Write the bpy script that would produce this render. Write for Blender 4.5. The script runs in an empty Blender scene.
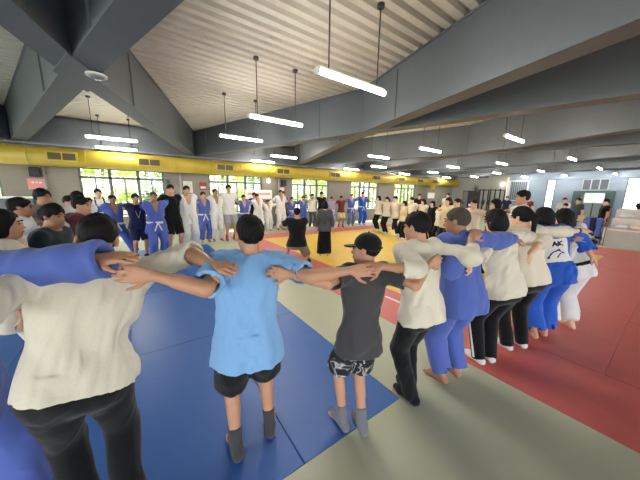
import bpy, bmesh, math, random
import numpy as np
from mathutils import Vector, Matrix

random.seed(7)
scene = bpy.context.scene
COL = scene.collection
RAD = math.radians

# ------------------------------------------------------------------ camera
# The hall's own axes: X runs along the window wall, Y runs towards it.
FOC, PITCH, ROLL, YAW, EYE = 253.77, .1849, .017165, .95689, 1.65
_fw = np.array([0, math.cos(PITCH), -math.sin(PITCH)])
_r0 = np.array([1., 0, 0]); _u0 = np.cross(_r0, _fw)
_rt = math.cos(ROLL) * _r0 + math.sin(ROLL) * _u0
_up = -math.sin(ROLL) * _r0 + math.cos(ROLL) * _u0
HM = np.array([[math.sin(YAW), math.cos(YAW), 0], [-math.cos(YAW), math.sin(YAW), 0], [0, 0, 1.]])
c_f, c_r, c_u = HM @ _fw, HM @ _rt, HM @ _up
cam_data = bpy.data.cameras.new('camera')
cam = bpy.data.objects.new('camera', cam_data)
COL.objects.link(cam)
cam_data.sensor_fit = 'HORIZONTAL'
cam_data.sensor_width = 36
cam_data.lens = 36 * FOC / 640
cam_data.clip_start = .05
cam_data.clip_end = 300
cam.matrix_world = Matrix(((c_r[0], c_u[0], -c_f[0], 0), (c_r[1], c_u[1], -c_f[1], 0),
                           (c_r[2], c_u[2], -c_f[2], EYE), (0, 0, 0, 1)))
scene.camera = cam

# ------------------------------------------------------------------ light and exposure
scene.view_settings.view_transform = 'Standard'
scene.view_settings.look = 'None'
scene.view_settings.gamma = 1
scene.view_settings.exposure = 1.92
world = bpy.data.worlds.new('sky')
scene.world = world
world.use_nodes = True
wn = world.node_tree
wn.nodes.clear()
w_out = wn.nodes.new('ShaderNodeOutputWorld')
w_bg = wn.nodes.new('ShaderNodeBackground')
w_ramp = wn.nodes.new('ShaderNodeValToRGB')
w_sep = wn.nodes.new('ShaderNodeSeparateXYZ')
w_tc = wn.nodes.new('ShaderNodeTexCoord')
wn.links.new(w_tc.outputs['Generated'], w_sep.inputs[0])
wn.links.new(w_sep.outputs['Z'], w_ramp.inputs[0])
w_ramp.color_ramp.elements[0].color = (.95, .97, 1, 1)
w_ramp.color_ramp.elements[1].color = (.62, .78, 1, 1)
wn.links.new(w_ramp.outputs[0], w_bg.inputs[0])
wn.links.new(w_bg.outputs[0], w_out.inputs[0])
w_bg.inputs[1].default_value = 1.8
sun_data = bpy.data.lights.new('sun', 'SUN')
sun_data.energy = 9.0
sun_data.angle = RAD(3)
sun_data.color = (1, .95, .85)
sun = bpy.data.objects.new('sun', sun_data)
COL.objects.link(sun)
sun.rotation_euler = (RAD(-28), RAD(12), 0)     # high sun; it falls on the garden, the roof keeps it out of the hall
LAMP_POWER = 36.0


def ray(px, py):
    d = _fw + _rt * (px - 320) / FOC + _up * (240 - py) / FOC
    return HM @ d


def on_floor(px, py, z=0.0):
    d = ray(px, py); t = (z - EYE) / d[2]
    return np.array([d[0] * t, d[1] * t, z])


def on_y(px, py, y):
    d = ray(px, py); t = y / d[1]
    return np.array([d[0] * t, y, EYE + d[2] * t])


def on_x(px, py, x):
    d = ray(px, py); t = x / d[0]
    return np.array([x, d[1] * t, EYE + d[2] * t])


# ------------------------------------------------------------------ materials
def lin(c):
    return tuple(((v / 255) / 12.92 if v / 255 <= .04045 else ((v / 255 + .055) / 1.055) ** 2.4) for v in c) + (1,)


MATS = {}


def mat(name, rgb, rough=.6, metal=0, bump=0, scale=40, vary=.08, emit=0, spec=.5, stretch=None, detail=4, sheen=0):
    if name in MATS:
        return MATS[name]
    m = bpy.data.materials.new(name)
    m.use_nodes = True
    nt = m.node_tree
    b = nt.nodes['Principled BSDF']
    b.inputs['Roughness'].default_value = rough
    b.inputs['Metallic'].default_value = metal
    b.inputs['Specular IOR Level'].default_value = spec
    if sheen:
        b.inputs['Sheen Weight'].default_value = sheen
    c = lin(rgb)
    tc = nt.nodes.new('ShaderNodeTexCoord')
    mp = nt.nodes.new('ShaderNodeMapping')
    nt.links.new(tc.outputs['Object'], mp.inputs[0])
    if stretch:
        mp.inputs['Scale'].default_value = stretch
    no = nt.nodes.new('ShaderNodeTexNoise')
    no.inputs['Scale'].default_value = scale
    no.inputs['Detail'].default_value = detail
    nt.links.new(mp.outputs[0], no.inputs['Vector'])
    if vary:
        mx = nt.nodes.new('ShaderNodeMix'); mx.data_type = 'RGBA'
        mx.inputs[6].default_value = tuple(v * (1 - vary) for v in c[:3]) + (1,)
        mx.inputs[7].default_value = tuple(min(1, v * (1 + vary)) for v in c[:3]) + (1,)
        nt.links.new(no.outputs['Fac'], mx.inputs[0])
        nt.links.new(mx.outputs[2], b.inputs['Base Color'])
    else:
        b.inputs['Base Color'].default_value = c
    if bump:
        bp = nt.nodes.new('ShaderNodeBump')
        bp.inputs['Strength'].default_value = bump
        bp.inputs['Distance'].default_value = .01
        nt.links.new(no.outputs['Fac'], bp.inputs['Height'])
        nt.links.new(bp.outputs[0], b.inputs['Normal'])
    if emit:
        b.inputs['Emission Color'].default_value = c
        b.inputs['Emission Strength'].default_value = emit
    MATS[name] = m
    return m


def glass_mat():
    m = bpy.data.materials.new('window_glass'); m.use_nodes = True
    nt = m.node_tree; nt.nodes.clear()
    o = nt.nodes.new('ShaderNodeOutputMaterial'); t = nt.nodes.new('ShaderNodeBsdfTransparent')
    g = nt.nodes.new('ShaderNodeBsdfGlossy'); mx = nt.nodes.new('ShaderNodeMixShader'); fr = nt.nodes.new('ShaderNodeValue'); fr.outputs[0].default_value = .06
    t.inputs[0].default_value = (.95, .98, .97, 1); g.inputs['Roughness'].default_value = .02
    nt.links.new(fr.outputs[0], mx.inputs[0]); nt.links.new(t.outputs[0], mx.inputs[1]); nt.links.new(g.outputs[0], mx.inputs[2])
    nt.links.new(mx.outputs[0], o.inputs[0])
    return m


GLASS = glass_mat()


# ------------------------------------------------------------------ plain mesh helpers
def tag(o, label=None, cat=None, group=None, kind=None):
    if label: o['label'] = label
    if cat: o['category'] = cat
    if group: o['group'] = group
    if kind: o['kind'] = kind
    return o


def empty(name, loc=(0, 0, 0), rz=0, label=None, cat=None, group=None):
    o = bpy.data.objects.new(name, None)
    COL.objects.link(o)
    o.location = loc; o.rotation_euler = (0, 0, rz); o.empty_display_size = .1
    return tag(o, label, cat, group)


class MB:
    """collects boxes, prisms and tubes for ONE mesh"""
    def __init__(s):
        s.v = []; s.f = []; s.sm = []

    def add(s, vs, fs, smooth=False):
        n = len(s.v)
        s.v += [tuple(map(float, v)) for v in vs]
        s.f += [[i + n for i in f] for f in fs]
        s.sm += [smooth] * len(fs)
        return s

    def box(s, x0, y0, z0, x1, y1, z1):
        return s.add([(x0, y0, z0), (x1, y0, z0), (x1, y1, z0), (x0, y1, z0), (x0, y0, z1), (x1, y0, z1), (x1, y1, z1), (x0, y1, z1)],
                     [(0, 3, 2, 1), (4, 5, 6, 7), (0, 1, 5, 4), (1, 2, 6, 5), (2, 3, 7, 6), (3, 0, 4, 7)])

    def bevel_box(s, x0, y0, z0, x1, y1, z1, b):
        """box with chamfered top edges"""
        return s.add([(x0, y0, z0), (x1, y0, z0), (x1, y1, z0), (x0, y1, z0), (x0, y0, z1 - b), (x1, y0, z1 - b), (x1, y1, z1 - b), (x0, y1, z1 - b),
                      (x0 + b, y0 + b, z1), (x1 - b, y0 + b, z1), (x1 - b, y1 - b, z1), (x0 + b, y1 - b, z1)],
                     [(0, 3, 2, 1), (8, 9, 10, 11), (0, 1, 5, 4), (1, 2, 6, 5), (2, 3, 7, 6), (3, 0, 4, 7),
                      (4, 5, 9, 8), (5, 6, 10, 9), (6, 7, 11, 10), (7, 4, 8, 11)])

    def bar(s, a, b, w, h, up=(0, 0, 1)):
        """rectangular bar from a to b, w across, h along up (centred)"""
        a = np.array(a, float); b = np.array(b, float)
        d = (b - a) / np.linalg.norm(b - a)
        x = np.cross(d, up); x /= np.linalg.norm(x)
        u = np.cross(x, d)
        vs = [p + x * sx * w / 2 + u * su * h / 2 for p in (a, b) for sx, su in ((-1, -1), (1, -1), (1, 1), (-1, 1))]
        return s.add(vs, [(0, 1, 2, 3), (7, 6, 5, 4), (0, 4, 5, 1), (1, 5, 6, 2), (2, 6, 7, 3), (3, 7, 4, 0)])

    def tube(s, pts, r, n=10, caps=True):
        pts = [np.array(p, float) for p in pts]
        rs = r if isinstance(r, (list, tuple)) else [r] * len(pts)
        base = len(s.v); ring = []
        for i, p in enumerate(pts):
            d = pts[min(i + 1, len(pts) - 1)] - pts[max(i - 1, 0)]
            d /= np.linalg.norm(d)
            h = np.array([0, 0, 1.]) if abs(d[2]) < .9 else np.array([1., 0, 0])
            x = np.cross(d, h); x /= np.linalg.norm(x); y = np.cross(d, x)
            for k in range(n):
                t = 2 * math.pi * k / n
                s.v.append(tuple(p + (x * math.cos(t) + y * math.sin(t)) * rs[i]))
        for i in range(len(pts) - 1):
            for k in range(n):
                s.f.append([base + i * n + k, base + i * n + (k + 1) % n, base + (i + 1) * n + (k + 1) % n, base + (i + 1) * n + k]); s.sm.append(True)
        if caps:
            s.f.append([base + k for k in reversed(range(n))]); s.sm.append(False)
            s.f.append([base + (len(pts) - 1) * n + k for k in range(n)]); s.sm.append(False)
        return s

    def ball(s, c, r, nu=12, nv=8):
        r = (r, r, r) if not isinstance(r, (tuple, list)) else r
        vs = [(c[0], c[1], c[2] - r[2])]
        for j in range(1, nv):
            p = math.pi * j / nv - math.pi / 2
            for i in range(nu):
                t = 2 * math.pi * i / nu
                vs.append((c[0] + r[0] * math.cos(p) * math.cos(t), c[1] + r[1] * math.cos(p) * math.sin(t), c[2] + r[2] * math.sin(p)))
        vs.append((c[0], c[1], c[2] + r[2]))
        fs = []
        for i in range(nu):
            fs.append((0, 1 + (i + 1) % nu, 1 + i))
            fs.append((len(vs) - 1, 1 + (nv - 2) * nu + i, 1 + (nv - 2) * nu + (i + 1) % nu))
            for j in range(nv - 2):
                a = 1 + j * nu
                fs.append((a + i, a + (i + 1) % nu, a + nu + (i + 1) % nu, a + nu + i))
        return s.add(vs, fs, True)

    def build(s, name, m, parent=None, loc=None):
        me = bpy.data.meshes.new(name)
        me.from_pydata(s.v, [], s.f)
        me.polygons.foreach_set('use_smooth', s.sm)
        me.materials.append(m)
        me.update()
        o = bpy.data.objects.new(name, me)
        COL.objects.link(o)
        if parent: o.parent = parent
        if loc is not None: o.location = loc
        return o


def structure(o):
    o['kind'] = 'structure'
    return o


ORD = ['first', 'second', 'third', 'fourth', 'fifth', 'sixth', 'seventh', 'eighth', 'ninth', 'tenth', 'eleventh', 'twelfth', 'thirteenth']

# ------------------------------------------------------------------ floor and mats
M_floor = mat('grey_mat', (178, 180, 155), .45, bump=.03, scale=3, vary=.06)
M_blue = mat('blue_vinyl', (46, 98, 172), .42, bump=.05, scale=5, vary=.1)
M_red = mat('red_vinyl', (200, 98, 92), .42, bump=.05, scale=5, vary=.1)
M_yellow = mat('yellow_vinyl', (226, 186, 66), .42, bump=.05, scale=5, vary=.08)
MT = .915
BX0, BX1, BY0, BY1 = 1.60 - 6 * MT, 1.60, 1.09, 1.09 + 8 * MT
RX0, RX1, RY0, RY1 = 2.535, 2.535 + 11 * MT, 1.10 - 6 * MT, 1.10 + 9 * MT
YX0, YX1, YY0, YY1 = RX0 + MT, RX0 + 9 * MT, 1.10, 1.10 + 8 * MT
X_END, Y_WIN, Y_BACK, X_BACK = 21.7, 11.5, -9.65, -8.0
xs = sorted([X_BACK, BX0, BX1, RX0, RX1, X_END]); ys = sorted([Y_BACK, RY0, BY0, RY1, BY1, Y_WIN])
b = MB()
for i in range(5):
    for j in range(5):
        cx, cy = (xs[i] + xs[i + 1]) / 2, (ys[j] + ys[j + 1]) / 2
        pit = (BX0 < cx < BX1 and BY0 < cy < BY1) or (RX0 < cx < RX1 and RY0 < cy < RY1)
        b.box(xs[i], ys[j], -.2, xs[i + 1], ys[j + 1], -.041 if pit else 0)
structure(b.build('floor', M_floor))


def mat_thing(x0, y0, x1, y1, m, colour, label, group):
    o = MB().bevel_box(x0 + .001, y0 + .001, -.04, x1 - .001, y1 - .001, 0, .005)
    o = o.build(colour + '_judo_mat', m)
    tag(o, label, 'mat', group)


for i in range(6):
    for j in range(4):
        mat_thing(BX1 - (i + 1) * MT, BY0 + 2 * j * MT, BX1 - i * MT, BY0 + 2 * (j + 1) * MT, M_blue, 'blue',
                  'blue judo mat, %s row from the front, %s from grey strip' % (ORD[j], ORD[i]), 'blue judo mats')
for i in range(4):
    for j in range(8):
        mat_thing(YX0 + 2 * i * MT, YY0 + j * MT, YX0 + 2 * (i + 1) * MT, YY0 + (j + 1) * MT, M_yellow, 'yellow',
                  'yellow judo mat inside the ring, %s row from near red edge, %s from left' % (ORD[j], ORD[i]), 'yellow judo mats')
for i in range(5):
    for j in range(6):
        mat_thing(YX0 + 2 * i * MT, 1.10 - (j + 1) * MT, YX0 + 2 * (i + 1) * MT, 1.10 - j * MT, M_red, 'red',
                  'red judo mat before yellow square, %s row out from it, %s from the left' % (ORD[j], ORD[i]), 'red judo mats before the yellow square')
for j in range(-3, 4):
    mat_thing(RX0, YY0 + 2 * j * MT, YX0, YY0 + 2 * (j + 1) * MT, M_red, 'red',
              'red judo mat in the column along the grey strip, %s from the front' % ORD[j + 3], 'red judo mats along the grey strip')
mat_thing(RX0, YY1, YX0, RY1, M_red, 'red', 'short red judo mat at the far left corner of the red border', 'red judo mats along the grey strip')
for i in range(5):
    mat_thing(YX0 + 2 * i * MT, YY1, YX0 + 2 * (i + 1) * MT, RY1, M_red, 'red',
              'red judo mat along the far edge of the yellow square, %s from left' % ORD[i], 'red judo mats of the far border')
for i in range(2):
    for j in range(4):
        mat_thing(YX1 + i * MT, YY0 + 2 * j * MT, YX1 + (i + 1) * MT, YY0 + 2 * (j + 1) * MT, M_red, 'red',
                  'red judo mat right of yellow square, %s column out, %s from front' % (ORD[i], ORD[j]), 'red judo mats of the right border')

# ------------------------------------------------------------------ walls, windows
M_conc = mat('board_concrete', (138, 131, 121), .8, bump=.25, scale=6, vary=.12, stretch=(.3, 1, 3))
M_end = mat('pale_grey_wall', (158, 158, 152), .75, vary=.05, scale=4)
M_daylit = mat('daylight_tinted_wall', (134, 148, 166), .7, vary=.04, scale=3)  # blue cast of the window daylight put into the wall colour
M_frame = mat('dark_window_frame', (92, 98, 96), .45)
M_white = mat('white_paint', (226, 226, 220), .5, vary=.03)
M_black = mat('black_plastic', (24, 24, 26), .5)
M_steel = mat('blue_grey_steel', (96, 102, 108), .55, bump=.04, scale=9, vary=.07)
M_flange = mat('blue_grey_steel_flange', (120, 124, 130), .5, bump=.04, scale=9, vary=.07)
M_deck = mat('cream_steel_deck', (198, 193, 180), .6, vary=.04, scale=5)

W_Z0, W_Z1, W_ZT = .72, 2.34, 2.02
WIN = [(-5.5, -3.26), (-1.57, .81), (2.40, 4.74), (6.30, 8.64), (10.26, 12.64), (14.22, 16.58)]
b = MB()
edges = [X_BACK]
for x0, x1 in WIN:
    edges += [x0, x1]
edges.append(X_END + .2)
for i in range(0, len(edges), 2):
    b.box(edges[i], Y_WIN, 0, edges[i + 1], Y_WIN + .2, 3.9)
for x0, x1 in WIN:
    b.box(x0, Y_WIN, 0, x1, Y_WIN + .2, W_Z0)
    b.box(x0, Y_WIN, W_Z1, x1, Y_WIN + .2, 3.9)
structure(b.build('wall_left', M_conc))
for n, (x0, x1) in enumerate(WIN):
    w = structure(empty('window_%d' % (n + 1), ((x0 + x1) / 2, Y_WIN + .06, W_Z0)))
    hw, H = (x1 - x0) / 2, W_Z1 - W_Z0
    zt = W_ZT - W_Z0
    b = MB()
    for xx in (-hw, hw - .05):
        b.box(xx, -.03, 0, xx + .05, .05, H)
    b.box(-hw, -.03, 0, hw, .05, .05); b.box(-hw, -.03, H - .05, hw, .05, H)
    b.box(-hw, -.03, zt - .035, hw, .05, zt + .035)
    for k in (1, 2):
        xx = -hw + 2 * hw * k / 3
        b.box(xx - .045, -.03, 0, xx + .045, .05, H)
    structure(b.build('window_frame', M_frame, w))
    b = MB()
    for k in range(3):
        xx = -hw + 2 * hw * (k + .5) / 3
        b.box(xx - .02, -.02, 0, xx + .02, .03, zt)
    structure(b.build('window_mullion', M_frame, w))
    structure(MB().box(-hw, .012, 0, hw, .018, H).build('window_pane', GLASS, w))
    b = MB()
    for k in range(15):
        zz = .06 + k * .108
        b.box(-hw, .105, zz, hw, .12, zz + .016)
    for k in range(4):
        xx = -hw + .02 + (2 * hw - .06) * k / 3
        b.box(xx, .12, 0, xx + .02, .135, H)
    structure(b.build('window_guard_rails', M_white, w))
    structure(MB().box(-hw - .05, -.16, -.04, hw + .05, -.061, 0).build('window_sill', M_white, w))

# end wall: grey beside the windows, tinted bluish for daylight further right, two windows
EW = [(4.93, 5.36, .62, 2.70), (1.25, 2.0, .62, 2.70)]
b = MB()
b.box(X_END, 7.5, 0, X_END + .2, Y_WIN, 3.9)
structure(b.build('wall_right', M_end))
b = MB()
yy = [Y_BACK, 1.25, 2.0, 4.93, 5.36, 7.5]
for i in (0, 2, 4):
    b.box(X_END, yy[i], 0, X_END + .2, yy[i + 1], 3.9)
for y0, y1, z0, z1 in EW:
    b.box(X_END, y0, 0, X_END + .2, y1, z0); b.box(X_END, y0, z1, X_END + .2, y1, 3.9)
structure(b.build('wall_right_daylit', M_daylit))
structure(MB().box(X_END - .09, 7.42, 0, X_END - .001, 7.58, 2.95).build('trim_1', M_white))
structure(MB().box(X_END - .12, Y_BACK, 2.72, X_END - .001, 7.41, 2.92).build('trim_2', M_daylit))
for n, (y0, y1, z0, z1) in enumerate(EW):
    w = structure(empty('window_%d' % (n + 7), (X_END + .05, (y0 + y1) / 2, z0)))
    hw, H = (y1 - y0) / 2, z1 - z0
    b = MB()
    for q in (-hw, hw - .04):
        b.box(-.04, q, 0, .05, q + .04, H)
    for z in (0, H - .04, H - .36, H - .68, H * .35):
        b.box(-.04, -hw, z, .05, hw, z + .04)
    structure(b.build('window_frame', M_frame, w))
    structure(MB().box(.01, -hw, 0, .016, hw, H).build('window_pane', GLASS, w))

# ------------------------------------------------------------------ roof: corrugated deck and diagonal beams
Z_BEAM, Z_DECK, PN = 2.95, 3.83, 4.68
b = MB()
prof = [(0, 0), (.095, 0), (.112, .065), (.172, .065)]; per = .19
pts = []
y = Y_BACK
while y < Y_WIN + .3:
    pts += [(y + p, Z_DECK + q) for p, q in prof]; y += per
vs = []; fs = []
for (yy_, zz_) in pts:
    vs += [(X_BACK, yy_, zz_), (X_END + .3, yy_, zz_)]
for i in range(len(pts) - 1):
    fs.append((2 * i, 2 * i + 2, 2 * i + 3, 2 * i + 1))
b.add(vs, fs)
b.box(X_BACK, Y_BACK, Z_DECK + .15, X_END + .3, Y_WIN + .3, Z_DECK + .3)
structure(b.build('ceiling', M_deck))

ROWS_Y = {-1: -9.65, 0: -2.85, 1: 4.30, 2: 11.5}


def node(row, k):
    return np.array([-.45 + PN * k + (0 if row % 2 else PN / 2), ROWS_Y[row], 0])


def beam(a, c, n):
    a = np.array(a, float); c = np.array(c, float)
    b = MB()
    up = np.array([0, 0, 1.])
    b.bar(a + up * (Z_BEAM + .015), c + up * (Z_BEAM + .015), .29, .03)
    b.bar(a + up * ((Z_BEAM + Z_DECK) / 2 + .005), c + up * ((Z_BEAM + Z_DECK) / 2 + .005), .27, Z_DECK - Z_BEAM - .05)
    b.bar(a + up * (Z_DECK - .012), c + up * (Z_DECK - .012), .31, .024)
    d = (c - a) / np.linalg.norm(c - a); L = np.linalg.norm(c - a)
    for t in (.16, .84):
        p = a + d * L * t
        b.bar(p - d * .006 + up * 3.36, p + d * .006 + up * 3.36, .31, .78)
    o = structure(b.build('beam_%d' % n, M_steel))
    return o


nb = 1
for row in (-1, 0, 1):
    for k in range(-2, 6):
        a = node(row, k)
        for s in (0, 1):
            kk = k + (s if row % 2 == 0 else s - 1)
            c = node(row + 1, kk)
            if max(a[0], c[0]) < -6.5 or min(a[0], c[0]) > X_END - .5:
                continue
            A, Cc = a.copy(), c.copy()
            if row == 0 and Cc[0] > A[0]: A[0] += .6
            if row == -1 and Cc[0] < A[0]: A[0] += .6; Cc[0] += .6
            if Cc[1] > 11: Cc = A + (Cc - A) * ((11.46 - A[1]) / (Cc[1] - A[1]))
            if Cc[0] > X_END - .2: Cc = A + (Cc - A) * ((X_END - .2 - A[0]) / (Cc[0] - A[0]))
            if A[0] > X_END - .2: A = Cc + (A - Cc) * ((X_END - .2 - Cc[0]) / (A[0] - Cc[0]))
            if abs(A[0] - Cc[0]) < .1: continue
            beam(A, Cc, nb); nb += 1
# node plates under the crossings
b = MB()
for row in (1,):
    for k in range(-1, 5):
        p = node(row, k)
        q = [(p[0] - .22, p[1], 0), (p[0], p[1] - .62, 0), (p[0] + .22, p[1], 0), (p[0], p[1] + .62, 0)]
        vs = [(x, y_, Z_BEAM - .012) for x, y_, _ in q] + [(x, y_, Z_BEAM - .001) for x, y_, _ in q]
        b.add(vs, [(3, 2, 1, 0), (4, 5, 6, 7), (0, 1, 5, 4), (1, 2, 6, 5), (2, 3, 7, 6), (3, 0, 4, 7)])
structure(b.build('beam_node_plates', M_steel))
# eaves girder along the window wall
structure(MB().box(X_BACK, 11.30, 2.96, X_END, 11.49, 3.74).build('beam_eaves', M_steel))
structure(MB().box(X_BACK, 11.18, 2.90, X_END, 11.49, 2.955).build('trim_3', M_flange))
structure(MB().box(X_BACK, Y_BACK, 2.95, X_END, Y_BACK + .25, 3.74).build('beam_rear', M_steel))
structure(MB().box(X_BACK - .25, Y_BACK, 2.95, X_BACK, Y_WIN, 3.74).build('beam_side', M_steel))
# ground outside
structure(MB().box(-60, -60, -.5, 80, 80, -.21).build('ground', mat('garden_ground', (136, 136, 122), .9, scale=2, vary=.25)))

# ------------------------------------------------------------------ ventilation duct
M_duct = mat('yellow_duct', (176, 152, 46), .45, bump=.03, scale=4, vary=.07)
M_grille = mat('brown_grille', (74, 66, 44), .6)
duct = empty('ventilation_duct', (0, 11.0, 2.56), 0, 'long round yellow air duct running above the windows with slatted outlets', 'duct')
b = MB().tube([(X_BACK + .5, 0, 0), (X_END - .35, 0, 0)], .27, 32)
b.build('duct_tube', M_duct, duct)
for k in range(11):
    x = -6.1 + 2.42 * k
    MB().tube([(x - .02, 0, 0), (x + .02, 0, 0)], .279, 32).build('duct_joint', M_duct, duct)
for px in (64, 150, 225, 283, 335, 377, 402, 421, 436):
    x = on_y(px, 168, 10.72)[0]
    fr = MB().box(x - .34, -.33, -.13, x + .34, -.20, .13).build('air_outlet', M_duct, duct)
    b = MB()
    for sx in (-1, 1):
        cx = x + sx * .155
        b.box(cx - .14, -.336, -.095, cx + .14, -.331, .095)
        for q in range(6):
            zz = -.08 + q * .032
            b.box(cx - .14, -.345, zz - .004, cx + .14, -.336, zz + .004)
    b.build('outlet_slats', M_grille, fr)
for k in range(10):
    x = -4.9 + 2.42 * k
    b = MB()
    for q in range(17):
        a0 = math.pi * q / 16
        b.tube([(x, math.cos(a0) * .285, -math.sin(a0) * .285), (x, math.cos(a0 + .19) * .285, -math.sin(a0 + .19) * .285)], .006, 5)
    b.tube([(x, -.285, 0), (x, -.285, .37)], .006, 5); b.tube([(x, .285, 0), (x, .285, .37)], .006, 5)
    b.build('duct_hanger', M_steel, duct)
# drop elbow at the far end
e = MB().tube([(17.75, -.05, -.2), (17.75, -.05, -.42), (17.75, -.05, -.55)], .2, 20).build('branch_duct', M_duct, duct)

# ------------------------------------------------------------------ hanging lamps
M_tube = mat('lit_tube', (255, 250, 240), .4, emit=LAMP_POWER, vary=0)
M_rod = mat('dark_rod', (52, 50, 48), .5)
Z_L = 2.9


def make_lamp():
    t = empty('pendant_lamp')
    MB().tube([(-.5, 0, 0), (.5, 0, 0)], .028, 14).build('lit_tube', M_tube, t)
    MB().box(-.5, -.02, .02, .5, .02, .045).build('housing', M_white, t)
    for s in (-1, 1):
        MB().tube([(s * .5, 0, 0), (s * .53, 0, 0)], .036, 14).build('end_cap', M_white, t)
        r = MB().tube([(s * .37, 0, .045), (s * .37, 0, Z_DECK - Z_L - .012)], .008, 8).build('rod', M_rod, t)
        MB().tube([(s * .37, 0, Z_DECK - Z_L - .04), (s * .37, 0, Z_DECK - Z_L - .001)], .045, 12).build('ceiling_rose', M_rod, r)
    return t


def copy_tree(o, parent=None):
    c = o.copy(); COL.objects.link(c); c.parent = parent
    for ch in list(o.children):
        copy_tree(ch, c)
    return c


lamp0 = make_lamp()
spots = []
for ri, yy_ in enumerate((2.42, 4.45, 6.40)):
    for ci, x in enumerate((2.15, 6.95, 11.9, 16.6, 21.0)):
        if x > 20.9: x = 20.9
        spots.append((x, yy_, 'white tube lamp in the %s row from the window wall, %s along from the left' % (ORD[4 - ri], ORD[ci])))
for ri, yy_ in enumerate((8.62, 10.55)):
    for ci, x in enumerate((-.43, 4.42, 9.4, 13.9, 18.9)):
        if yy_ > 10 and ci == 0: x = -.45
        spots.append((x, min(yy_, 10.62), 'white tube lamp in the %s row from the window wall, %s along from the left' % (ORD[1 - ri], ORD[ci])))
for i, (x, yy_, lab) in enumerate(spots):
    o = lamp0 if i == 0 else copy_tree(lamp0)
    o.location = (x, yy_, Z_L)
    tag(o, lab, 'lamp', 'tube lamps hanging from the roof')
LED = bpy.data.materials['lit_tube']
dome = empty('smoke_detector', (-.28, 4.12, Z_BEAM - .013), 0, 'small white round detector under the crossing of the beams', 'detector')
MB().tube([(0, 0, -.02), (0, 0, 0)], .1, 24).build('base_ring', M_white, dome)
MB().ball((0, 0, -.02), (.07, .07, .035)).build('sensor_dome', mat('grey_lens', (120, 124, 128), .2), dome)

# ------------------------------------------------------------------ people: bodies and clothes grown from distance fields
def nrm(v):
    v = np.asarray(v, float)
    return v / (np.linalg.norm(v) + 1e-9)


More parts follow.
